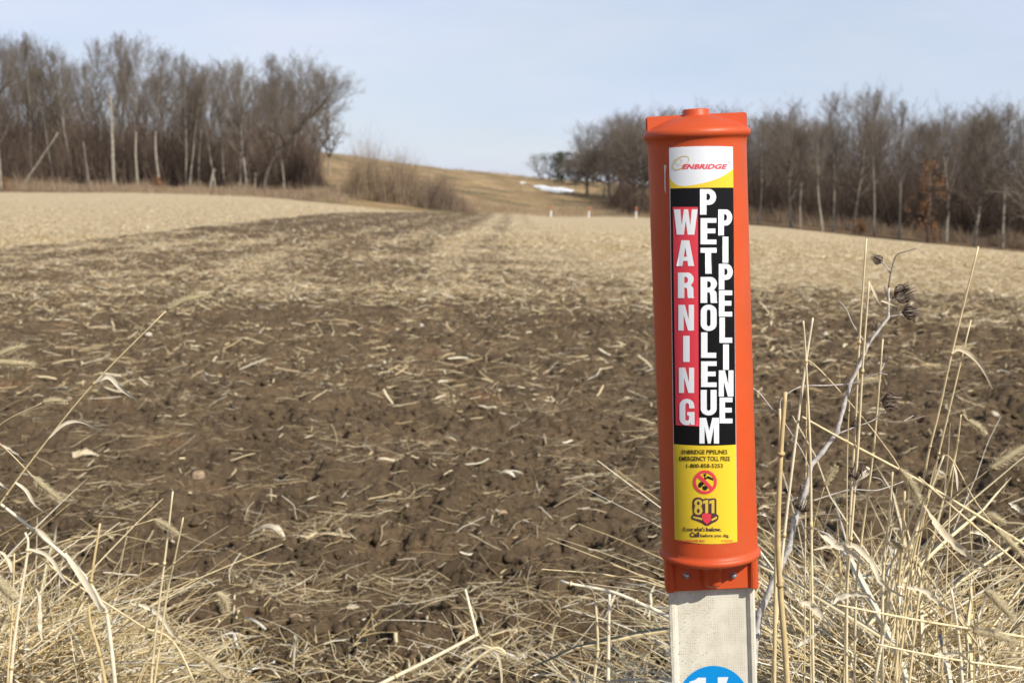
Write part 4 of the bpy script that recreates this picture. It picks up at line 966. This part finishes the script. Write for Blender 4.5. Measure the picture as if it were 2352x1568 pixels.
def stem(name, label, px, Y0, Y1, r=2.6, heads=None, leaves=(), group=None, tint=.55, ground=True, cat='grass', hn=320, hr=11):
    hr = hr*1.25; hn = int(hn*1.5)
    """px: picture points from tip to foot; Y0 at the tip, Y1 at the foot"""
    n = len(px); pts = [at(x, y, Y0+(Y1-Y0)*i/max(1, n-1)) for i, (x, y) in enumerate(px)]
    full = to_ground(pts) if ground else pts
    foot = full[-1]; k = Y0/FPX
    sp = spline(full, 6); m = MB(); q = len(sp); m.tube(sp, [r*k*(.62+.38*min(1, i/q*1.6)) for i in range(q)], 6, tint)
    for i in range(6, q-4, 11):     # nodes
        m.tube([sp[i].lerp(sp[i+1], .0), sp[i].lerp(sp[i+1], .25)], r*k*1.25, 6, tint*.55)
    if not heads and not leaves:
        o = m.build(name, M['grass'], None, foot); o.location = foot; return tag(o, label, cat, group)
    e = empty(name, foot, label, cat, group); m.build('stem', M['grass'], e, foot)
    if heads:
        h = MB(); head(h, [at(x, y, Y0) for x, y in heads], hr*k, hn, len(px)+int(px[0][0]), .55); h.build('seed_head', M['head'], e, foot)
    for (lp, w_, tt) in leaves:
        l = MB(); Y = Y0+(Y1-Y0)*.4; P = spline(leafpts(lp, Y), 5); q = len(P)
        l.ribbon(P, [.72*w_*Y/FPX*max(.08, math.sin(PI*(.1+.88*i/(q-1)))**.7) for i in range(q)], Vector((.1, .5, 1)), tt*.85, .25, 1.3)
        l.build('leaf', M['leaf'], e, foot)
    return e
gs = 'tall dry grass stems right of the marker'; gf = 'foxtail grass heads'
# right side straw stems
stem('grass_stem', 'tallest thin straw stem, left of the weed top', [(1990, 548), (1974, 782), (1966, 949), (1961, 1038), (1945, 1355)], 1.62, 1.7, 3.4, group=gs, tint=.7)
stem('grass_stem', 'straw stem with a folded pale leaf at its tip beside the weed', [(1996, 646), (1981, 848), (1970, 1038), (1952, 1266), (1945, 1400)], 1.6, 1.68, 3.6, leaves=[([(1996, 648), (2008, 672), (2025, 703)], 9, .8), ([(2024, 691), (2045, 697), (2068, 706)], 7, .85)], group=gs, tint=.75)
stem('grass_stem', 'straight cut straw stem just right of the weed stem', [(2028, 775), (2006, 1038), (1976, 1260), (1965, 1400)], 1.66, 1.74, 3.2, group=gs, tint=.7)
stem('grass_stem', 'left stem of the crossed pair near the tube', [(1845, 737), (1851, 825), (1861, 1038), (1864, 1260)], 1.58, 1.62, 3.4, group=gs, tint=.8)
stem('grass_stem', 'right stem of the crossed pair near the tube', [(1867, 730), (1851, 832), (1824, 1038), (1798, 1260), (1780, 1473)], 1.6, 1.62, 4, group=gs, tint=.85)
stem('grass_stem', 'long leaning straw stem with a drooping pale leaf at the right', [(2247, 566), (2187, 808), (2158, 939), (2133, 1038), (2115, 1124), (2065, 1260), (2040, 1350)], 1.7, 1.8, 3.4, leaves=[([(2185, 812), (2203, 802), (2230, 815), (2257, 845), (2280, 893)], 15, .7)], group=gs, tint=.6)
stem('grass_stem', 'shorter leaning stem behind the drooping leaf', [(2230, 735), (2157, 1038), (2139, 1117), (2090, 1331)], 1.74, 1.82, 3, group=gs, tint=.6)
stem('grass_stem', 'pale stem with a small hanging leaf near the right foxtails', [(2207, 952), (2200, 1010), (2189, 1064), (2136, 1260), (2111, 1366)], 1.7, 1.76, 3, leaves=[([(2189, 1064), (2196, 1090), (2200, 1128)], 9, 1)], group=gs, tint=.65)
stem('grass_stem', 'straw stem bent over at its top in the right clump', [(2168, 1044), (2129, 1146), (2093, 1242), (2050, 1348)], 1.68, 1.74, 4, group=gs, tint=.85)
stem('grass_stem', 'thick brownish straw stalk nearest the tube edge', [(1804, 900), (1794, 1038), (1787, 1224), (1793, 1366), (1808, 1568)], 1.55, 1.58, 7.5, group=gs, tint=.4)
stem('grass_stem', 'short stalk touching the thick brownish stalk', [(1791, 938), (1790, 1100), (1783, 1260)], 1.57, 1.6, 5, group=gs, tint=.55)
stem('grass_stem', 'thin upright straw stem in the middle of the right clump', [(2050, 1084), (2041, 1200), (2028, 1330)], 1.7, 1.76, 4, group=gs, tint=.8)
stem('grass_stem', 'upright cut stem with dark top right of the middle stem', [(2078, 1128), (2072, 1260), (2062, 1400)], 1.7, 1.74, 4.5, group=gs, tint=.6)
stem('grass_stem', 'pale stem standing low at the right of the clump', [(2185, 1355), (2200, 1450), (2210, 1568)], 1.62, 1.64, 4.5, group=gs, tint=.9)
stem('grass_stem', 'long straw lying diagonally from the crossed pair to the lower right', [(1843, 957), (1940, 1011), (2136, 1117), (2352, 1249), (2520, 1350)], 1.6, 1.75, 4, group=gs, tint=.65)
stem('grass_stem', 'second long diagonal straw running out at the right edge', [(2110, 1095), (2230, 1200), (2352, 1306), (2500, 1440)], 1.66, 1.72, 3.4, group=gs, tint=.7)
stem('grass_stem', 'nearly level thick straw crossing the lower right clump', [(1922, 1388), (2129, 1427), (2352, 1462), (2560, 1500)], 1.6, 1.66, 4.5, group=gs, tint=.65)
stem('grass_stem', 'level straw low across the right clump bottom', [(2010, 1478), (2180, 1512), (2352, 1535), (2540, 1560)], 1.6, 1.66, 4.0, group=gs, tint=.75)
def ftl(label, hd, st_px, Y=1.7, r=1.8, hr=11, hn=300, leaves=(), tint=.55): stem('foxtail_grass', label, st_px, Y, Y+.06, r, hd, leaves, gf, tint, hn=hn, hr=hr)
ftl('foxtail drooping from the long diagonal stem in the right clump centre', [(2068, 1077), (2092, 1110), (2111, 1153)], [(2068, 1077), (2043, 1038), (1970, 945), (1856, 827), (1853, 900), (1850, 1200)], 1.66, hr=12)
ftl('pale foxtail lying level behind the weed stem', [(1963, 879), (1990, 872), (2022, 869)], [(1963, 879), (1950, 940), (1945, 1200)], 1.75, hr=9)
ftl('small foxtail hanging right of the drooping leaf stems', [(2223, 965), (2245, 978), (2263, 996)], [(2223, 965), (2208, 953), (2200, 1010), (2180, 1200)], 1.8, hr=8)
ftl('small upright foxtail between tube and weed pod', [(1894, 1115), (1908, 1090), (1921, 1070)], [(1894, 1115), (1872, 1190), (1864, 1260), (1860, 1350)], 1.62, hr=8)
ftl('large foxtail entering from the right picture edge', [(2274, 1076), (2310, 1052), (2352, 1026), (2385, 1000)], [(2274, 1076), (2200, 1135), (2121, 1210), (2080, 1300)], 1.62, hr=12)
ftl('short foxtail at the middle right, pointing right', [(2264, 1181), (2285, 1187), (2307, 1201)], [(2264, 1181), (2215, 1190), (2150, 1240), (2100, 1330)], 1.72, hr=9)
ftl('fat foxtail at the right edge curving down', [(2292, 1219), (2318, 1243), (2351, 1278)], [(2292, 1219), (2240, 1150), (2168, 1044), (2120, 1200)], 1.62, hr=11)
ftl('foxtail on a long bent stem in the lower right', [(2264, 1356), (2292, 1382), (2326, 1422)], [(2264, 1356), (2171, 1252), (2120, 1215), (2085, 1330)], 1.6, hr=14, hn=380)
ftl('low foxtail lying near the bottom right corner', [(2236, 1450), (2280, 1455), (2330, 1474)], [(2236, 1450), (2150, 1470), (2080, 1520)], 1.62, hr=13)
ftl('small pale foxtail in the thick of the right clump', [(2040, 1246), (2056, 1249), (2073, 1257)], [(2040, 1246), (2008, 1236), (1960, 1262), (1900, 1330)], 1.68, hr=9)
# left side
ftl('long slender foxtail rising from the left edge with two pale hanging leaves', [(383, 711), (425, 690), (480, 677)], [(383, 712), (218, 878), (113, 1005), (0, 1157), (-90, 1300)], 1.9, 2.4, 10, 420,
    [([(216, 880), (250, 865), (281, 893), (323, 924)], 17, 1), ([(113, 1007), (151, 972), (190, 968), (239, 995)], 11, .95), ([(35, 1107), (60, 1125), (81, 1157), (121, 1186)], 12, .95)], .5)
ftl('small foxtail pointing right below the long slender one', [(98, 924), (125, 919), (154, 923)], [(98, 924), (0, 975), (-80, 1060)], 2.0, 1.6, 7, tint=.6)
ftl('upper blurred foxtail entering at the left edge', [(-30, 830), (10, 808), (54, 793)], [(-30, 830), (-100, 900), (-140, 1100)], 2.5, 1.6, 9)
ftl('lower blurred foxtail level at the left edge', [(-30, 828), (25, 833), (77, 836)], [(-30, 828), (-110, 900), (-130, 1200)], 2.5, 1.6, 11)
ftl('fat foxtail hanging down right at the left edge', [(78, 1096), (105, 1120), (140, 1149)], [(78, 1096), (0, 1019), (-60, 990), (-120, 1200)], 1.95, 1.8, 11)
ftl('foxtail on a thin arched stem above the left clump', [(354, 1192), (380, 1205), (408, 1226)], [(354, 1192), (250, 1224), (168, 1242), (124, 1267), (60, 1350)], 2.1, 1.8, 9)
ftl('rounded foxtail nodding at the right tip of the left clump', [(498, 1360), (513, 1372), (519, 1400)], [(498, 1360), (455, 1372), (398, 1393), (360, 1450)], 2.2, 1.5, 13)
ftl('foxtail lying at the bottom right of the left clump', [(466, 1509), (490, 1526), (524, 1560)], [(466, 1509), (420, 1480), (370, 1470), (330, 1530)], 2.1, 1.8, 11)
ftl('foxtail in the lower left corner among leaves', [(-5, 1330), (10, 1350), (28, 1375)], [(-5, 1330), (-40, 1300), (-60, 1400)], 1.9, 2, 16)
g2 = 'upright straw stems in the left clump'
stem('grass_stem', 'tallest upright straw stem of the left clump', [(397, 1128), (378, 1290), (359, 1437), (349, 1544)], 2.1, 2.15, 3.6, group=g2, tint=.75)
stem('grass_stem', 'thin stem with a forked tip beside the tallest left stem', [(421, 1188), (400, 1290), (381, 1384)], 2.1, 2.15, 3, group=g2, tint=.6)
stem('grass_stem', 'brownish stem left of the tallest one, bent at the base', [(230, 1201), (210, 1331), (206, 1420), (235, 1530)], 2.05, 2.05, 4.5, group=g2, tint=.4)
stem('grass_stem', 'pale upright stem with leaf in the left of the clump', [(58, 1222), (64, 1260), (40, 1420), (25, 1560)], 2.0, 2.0, 4.5, leaves=[([(66, 1260), (110, 1275), (142, 1320), (165, 1352)], 14, .95)], group=g2, tint=.85)
stem('grass_stem', 'long pale leafy stem arching from the left edge into the clump', [(0, 1156), (75, 1215), (149, 1277), (200, 1330), (231, 1384), (250, 1440)], 2.0, 2.1, 5.5, leaves=[([(149, 1270), (185, 1320), (215, 1365), (235, 1410)], 22, 1), ([(62, 1210), (95, 1220), (125, 1250), (150, 1290)], 12, .9)], group=g2, tint=.9)
stem('grass_stem', 'thin straight stem at the far left of the clump', [(33, 1270), (28, 1420), (18, 1560)], 2.0, 2.0, 3.2, group=g2, tint=.5)
stem('grass_stem', 'straw stem leaning right across the clump middle', [(66, 1258), (150, 1325), (260, 1395), (330, 1440), (410, 1490)], 2.05, 2.2, 3.2, group=g2, tint=.6)
g3 = 'broken stalks along the bottom of the picture'
stem('grass_stem', 'sharply bent pale stalk at the bottom centre', [(1069, 1353), (1082, 1405), (1094, 1453), (1085, 1462), (985, 1515), (878, 1568), (800, 1610)], 2.5, 2.4, 5, group=g3, tint=.85)
stem('grass_stem', 'long pale stalk lying toward the white post from the left', [(1288, 1333), (1310, 1340), (1403, 1358), (1470, 1385), (1533, 1414), (1600, 1450)], 2.0, 1.9, 5.5, group=g3, tint=.9)
stem('grass_stem', 'straight upright cut stem left of the white post', [(1400, 1364), (1398, 1450), (1397, 1533)], 2.1, 2.1, 5, group=g3, tint=.9)
stem('grass_stem', 'upright stem left of the straight cut one', [(1368, 1380), (1373, 1489), (1364, 1568)], 2.1, 2.1, 4.5, group=g3, tint=.7)
stem('grass_stem', 'arched stem with curled leaf at the bottom centre right', [(1108, 1480), (1160, 1500), (1128, 1490), (1040, 1570)], 2.4, 2.4, 4.5, leaves=[([(1060, 1505), (1105, 1484), (1140, 1497), (1152, 1550), (1150, 1590)], 10, .8)], group=g3, tint=.7)

# --- clump stuff
def blades(name, label, n, boxes, hmin, hmax, seed, wr=(.0010, .0024), lie=.35, leaf=.25, tints=(.1, 1), lift=.40):
    """boxes: (x0,x1,y0,y1,weight,height factor) on the ground; a blade is a bent 4-segment straw"""
    rg = np.random.default_rng(seed); W_ = np.array([b[4] for b in boxes], float); bi = rg.choice(len(boxes), n, p=W_/W_.sum()); B = np.array(boxes)[bi]
    x = B[:, 0]+(B[:, 1]-B[:, 0])*rg.random(n); y = B[:, 2]+(B[:, 3]-B[:, 2])*rg.random(n)
    # gather into tufts
    tx_ = np.round(x/.13)*.13; ty_ = np.round(y/.13)*.13; g = rg.random(n)*.6; x = x+(tx_-x)*g; y = y+(ty_-y)*g
    H = (hmin+(hmax-hmin)*rg.random(n)**1.7)*B[:, 5]
    ns = 5; az = rg.random(n)*2*PI; el0 = np.where(rg.random(n) < lie, rg.uniform(.1, .7, n), rg.uniform(.6, 1.45, n)); droop = rg.uniform(0, .5, n)+(rg.random(n) < .3)*rg.uniform(.4, 1.3, n)
    kink = rg.integers(1, ns, n); kk = (rg.random(n) < .28)*rg.uniform(.6, 1.9, n)
    P = np.zeros((n, ns+1, 3)); P[:, 0] = np.stack([x, y, gz(x, y)-.01], 1); el = el0.copy(); a = az.copy()
    P[:, 0, 2] += np.where(el0 < .8, rg.random(n)**1.3*lift, 0)*B[:, 5]
    for i in range(ns):
        P[:, i+1] = P[:, i]+np.stack([np.cos(el)*np.cos(a), np.cos(el)*np.sin(a), np.sin(el)], 1)*(H/ns)[:, None]
        el = el-droop/ns-np.where(kink == i+1, kk, 0); a = a+rg.normal(0, .12, n)
    P[:, :, 2] = np.maximum(P[:, :, 2], gz(P[:, :, 0].ravel(), P[:, :, 1].ravel()).reshape(n, ns+1)+.002)
    isl = rg.random(n) < leaf; r = wr[0]+(wr[1]-wr[0])*rg.random(n)**1.5; V = np.zeros((n, ns+1, 3, 3))
    tap = np.linspace(1, .45, ns+1); tpl = np.sin(PI*np.linspace(.2, .97, ns+1))
    sd = np.stack([-np.sin(az), np.cos(az), rg.normal(0, .3, n)], 1); upv = np.stack([np.cos(az)*-.5, np.sin(az)*-.5, np.ones(n)*.8], 1)
    for k in range(3):
        c, s = math.cos(2*PI*k/3), math.sin(2*PI*k/3)
        for i in range(ns+1):
            rt = r*tap[i]; rl = r*2.6*tpl[i]
            V[:, i, k] = P[:, i]+sd*(np.where(isl, rl*(k-1), rt*c))[:, None]+upv*(np.where(isl, rl*.35*abs(k-1), rt*s))[:, None]
    base = (np.arange(n)*(ns+1)*3)[:, None, None]; i = np.arange(ns)[None, :, None]; k = np.arange(3)[None, None, :]; k2 = (k+1) % 3
    F = np.stack([base+i*3+k, base+i*3+k2, base+(i+1)*3+k2, base+(i+1)*3+k], -1).reshape(-1, 4)
    T = tints[0]+(tints[1]-tints[0])*np.where(isl, .45+.55*rg.random(n), rg.random(n)**.9)
    o = mesh_obj(name, V.reshape(-1, 3), F, M['grass'], None, True, {'tint': np.repeat(T, (ns+1)*3)}); return tag(o, label, 'grass', None, 'stuff')
blades('dry_grass', 'dense matted dead grass filling the bottom left corner', 10500, [(-1.6, -.84, 2.1, 2.7, 4, .82), (-1.25, -.84, 2.5, 2.9, 1.7, .58), (-.92, -.76, 2.3, 2.8, .8, .45), (-.8, -.62, 2.8, 3.1, .25, .3)], .12, .62, 11, lie=.68, leaf=.2, wr=(.0009, .0027))
blades('dry_grass', 'dense tangle of dead grass at the bottom right beside the marker', 10500, [(.50, .82, 1.8, 2.5, 3.8, 1.05), (.75, 1.1, 2.0, 2.7, 1.2, .7), (1.1, 1.6, 2.2, 3.0, .35, .5), (.5, .95, 2.4, 3.0, .8, .6), (.13, .42, 2.3, 2.9, 1.2, .30)], .12, .66, 12, lie=.66, leaf=.27, wr=(.0009, .0026))
blades('dry_grass', 'thin dry straw strewn along the bottom centre of the picture', 800, [(-.6, .1, 3.0, 3.35, 1.2, .36), (-.1, .5, 2.9, 3.5, 1, .45), (-1.6, -.6, 3.0, 3.8, .8, .45)], .08, .45, 13, lie=.9, wr=(.0008, .0022), lift=.12)
# broader leaves draped through both clumps
def big_leaf(pxs, Y, w_, label, tint=.9, tw=1.0):
    P = spline([at(x, y, Y) for x, y in pxs], 6); q = len(P); m = MB()
    jj = random.Random(int(pxs[0][0]*7+pxs[0][1])); P = [p+Vector((jj.gauss(0, .0003), jj.gauss(0, .0015), jj.gauss(0, .0003))) for p in P]; m.ribbon(P, [.85*w_*Y/FPX*max(.08, math.sin(PI*(.05+.9*i/(q-1)))**.8)*jj.uniform(.75, 1.15) for i in range(q)], Vector((-.2, .55, 1)), tint*.95, .28, tw*1.6)
    o = m.build('dry_leaf', M['leaf'], None, P[0]); o.location = P[0]; tag(o, label, 'leaf', 'broad pale dry grass leaves')
big_leaf([(2121, 1160), (2150, 1205), (2190, 1245), (2235, 1281), (2285, 1318)], 1.64, 22, 'broad pale leaf running down right through the right clump', .75)
big_leaf([(1885, 1228), (1910, 1243), (1950, 1262), (1993, 1304)], 1.62, 22, 'wide whitish leaf pointing down right, right of the marker ring', .95)
big_leaf([(1870, 1262), (1910, 1252), (1960, 1252), (2000, 1290), (2020, 1330), (2060, 1360), (2105, 1378)], 1.66, 16, 'long wavy pale leaf through the middle of the right clump', .85)
big_leaf([(1908, 1385), (1945, 1365), (1985, 1362), (2022, 1388)], 1.6, 18, 'arched white leaf low in the right clump', .95)
big_leaf([(2060, 1345), (2120, 1355), (2160, 1385), (2208, 1405)], 1.66, 15, 'pale leaf bending right beside the lower foxtail', .9)
big_leaf([(2145, 1270), (2155, 1310), (2150, 1350), (2160, 1388)], 1.68, 12, 'hanging thin white leaf strip in the right clump', .85)
big_leaf([(2228, 1222), (2245, 1222), (2268, 1232), (2272, 1262), (2296, 1280)], 1.7, 13, 'curled white leaf left of the fat right-edge foxtail', 1)
big_leaf([(2317, 1155), (2335, 1165), (2360, 1185)], 1.62, 14, 'white leaf tip cut by the right edge', 1)
big_leaf([(1834, 1380), (1865, 1390), (1890, 1420), (1905, 1445)], 1.58, 20, 'pale folded leaf beside the thick brownish stalk', .85)
big_leaf([(1820, 1490), (1850, 1470), (1875, 1450), (1890, 1440)], 1.58, 13, 'bright narrow leaf near the white post lower right', .95)
big_leaf([(2145, 1500), (2175, 1502), (2205, 1500), (2240, 1530)], 1.62, 14, 'level pale leaf near the bottom right corner', .9)
big_leaf([(1737, 1182), (1750, 1178), (1765, 1184), (1778, 1192)], 1.5, 9, 'small white leaf sticking out behind the orange tube', 1)
big_leaf([(0, 1020), (30, 1035), (62, 1062)], 2.0, 8, 'thin white leaf at the left edge above the fat foxtail', .95)
big_leaf([(-20, 1100), (5, 1112), (22, 1124)], 2.0, 9, 'short white leaf at the left edge under the long foxtail stem', .95)
big_leaf([(80, 1340), (88, 1380), (90, 1430), (98, 1470)], 2.1, 15, 'hanging white leaf in the left clump', .95)
big_leaf([(0, 1265), (20, 1285), (30, 1320), (25, 1360)], 2.05, 13, 'curved leaf at the far left of the clump', .85)
big_leaf([(300, 1385), (335, 1392), (365, 1410), (400, 1455), (430, 1480)], 2.2, 14, 'pale leaf at the right side of the left clump', .85)
big_leaf([(232, 1530), (228, 1545), (235, 1575)], 2.0, 10, 'short curled leaf at the left bottom', .9)

# ------------------------------------------------------------------ the dry weed
YW = 1.64
main = [(2041, 661), (2041, 728), (1993, 792), (1976, 835), (1953, 882), (1939, 929), (1923, 992), (1889, 1038), (1862, 1071), (1851, 1128), (1826, 1195), (1812, 1260), (1776, 1338), (1744, 1409), (1739, 1448), (1725, 1600)]
mp_ = [at(x, y, YW) for x, y in main]; mp_ = to_ground(mp_); wf = mp_[-1]
weed = empty('weed', wf, 'tall branching dead weed with grey stem and dark spiky seed pods right of the marker', 'weed')
k = YW/FPX
m = MB(); rad = [2.6, 3.2, 3.6, 4, 4.2, 4.6, 5, 5.2, 5.6, 6.5, 6.5, 6.5, 7.5, 8, 8, 8, 8, 8]
sp = []; rr2 = []
for i in range(len(mp_)-1):
    for j in range(5): sp.append(mp_[i].lerp(mp_[i+1], j/5)+Vector((random.Random(i*9+j).uniform(-1, 1)*.0006, 0, 0))); rr2.append((rad[min(i, 17)]*(1-j/5)+rad[min(i+1, 17)]*j/5)*k*(1.25 if j == 0 else 1))
sp.append(mp_[-1]); rr2.append(8*k); m.tube(sp, rr2, 9, .85)
m.build('stem', M['weed'], weed, wf)
brs = [([(2041, 661), (2046, 628), (2058, 588), (2078, 578), (2104, 571)], 2.0), ([(2046, 628), (2031, 608), (2022, 600)], 1.8), ([(2041, 700), (2036, 672), (2030, 658)], 1.3), ([(2043, 690), (2056, 680)], 2), ([(2041, 728), (2072, 722)], 2.2),
 ([(1990, 792), (1959, 745), (1944, 711), (1926, 691)], 1.8), ([(1944, 711), (1946, 700)], 1.3), ([(1995, 790), (2008, 760)], 1.6), ([(1949, 882), (1900, 885), (1839, 888), (1796, 915), (1792, 940)], 2.0), ([(1956, 882), (1985, 868), (2020, 858), (2038, 860)], 2.2), ([(2020, 858), (2030, 838), (2034, 826)], 1.6),
 ([(1926, 995), (1960, 982), (2010, 962), (2023, 935)], 2.2), ([(2010, 961), (2045, 968), (2078, 967), (2125, 955)], 1.6), ([(2075, 967), (2098, 954)], 1.2), ([(1726, 888), (1749, 908), (1770, 935), (1796, 962), (1843, 1038), (1858, 1075)], 2.0), ([(1749, 908), (1745, 890)], 1.2),
 ([(1862, 1151), (1905, 1137), (1954, 1124), (2008, 1126), (2040, 1118), (2075, 1105)], 2.0), ([(1954, 1124), (1962, 1104)], 2.0), ([(1826, 1195), (1870, 1183), (1905, 1180), (1955, 1178)], 1.2), ([(1815, 1150), (1835, 1140)], 1.2), ([(2004, 1095), (2022, 1100), (2035, 1115)], 1.2)]
for i, (b, r) in enumerate(brs):
    m = MB(); P = spline([at(x, y, YW+((i*37) % 7-3)*.004*(j/max(1, len(b)-1))) for j, (x, y) in enumerate(b)], 5); q = len(P)
    m.tube(P, [r*k*(1.0-.35*j/q) for j in range(q)], 6, .7 if i % 3 else .45); m.build('branch', M['weed'], weed, wf)
def pod(px, py, r, dx, dy, dz, n, op, seed, spike=.35):
    """a whorl of ribs from a base, bulging and ending in spikes; r in picture px"""
    m = MB(); c = at(px, py, YW); rg = random.Random(seed); d = Vector((dx, dz, -dy)).normalized(); u = d.orthogonal().normalized(); v = d.cross(u); R = r*k
    b = c-d*R*.8
    for ring_ in range(2):
        for i in range(n):
            a = 2*PI*(i+.5*ring_)/n+rg.uniform(-.1, .1); o_ = u*math.cos(a)+v*math.sin(a); s = (1, .62)[ring_]
            L = R*rg.uniform(1.5, 1.8)
            pts = [b+o_*R*.12, b+o_*R*.62*s+d*L*.16, b+o_*R*(.95*op+.25)*s+d*L*.45, b+o_*R*(1.0*op)*s+d*L*.78, b+o_*R*(1.2*op+spike*rg.uniform(-.2, .6))*s+d*L*(1.0+spike*rg.random())]
            m.tube(spline(pts, 3), [R*.10]*4+[R*.13]*4+[R*.09]*2+[R*.06, R*.045, R*.012], 4, rg.uniform(.15, .9), True, .55)
    m.tube([b-d*R*.2, b+d*R*.2], [R*.12, R*.3], 8, .5)
    m.build('seed_pod', M['pod'], weed, wf)
pod(2015, 595, 15, -.8, -.45, 0, 7, .5, 1, .3)
pod(2072, 675, 21, .5, -.35, -.6, 15, .85, 2, .35)
pod(2089, 716, 18, .9, -.1, -.3, 14, .8, 3, .5)
pod(2011, 748, 9, .2, -1, 0, 5, .6, 4, .5); pod(2035, 824, 9, .2, -1, 0, 5, .5, 5, .4)
pod(2043, 922, 20, .75, .05, -.5, 14, .95, 6, .3)
pod(1971, 969, 13, .3, -.2, -.5, 7, .9, 7, .8)
pod(1969, 1085, 18, .15, -1, -.1, 10, .85, 8, .35)
pod(1843, 1160, 19, .25, -1, -.2, 13, .95, 9, .6)
pod(1868, 1238, 14, .4, -.6, -.4, 8, 1.0, 10, .4)
pod(1842, 1118, 9, -.2, -1, 0, 5, .4, 11, .2); pod(1816, 930, 9, .1, .8, 0, 4, .5, 12, .5)
l = MB(); P = spline([at(x, y, YW-.005) for x, y in [(1962, 1122), (1978, 1098), (1998, 1078), (1990, 1070)]], 5); l.ribbon(P, [14*k*max(.15, math.sin(PI*(.1+.8*i/(len(P)-1)))) for i in range(len(P))], Vector((.6, .4, 1)), .9, .3, .8); l.build('leaf', M['leaf'], weed, wf)

# purge helper data that never entered the scene is harmless; finish
for o in list(bpy.data.objects):
    if o.type == 'MESH' and not o.users_collection: bpy.data.objects.remove(o)
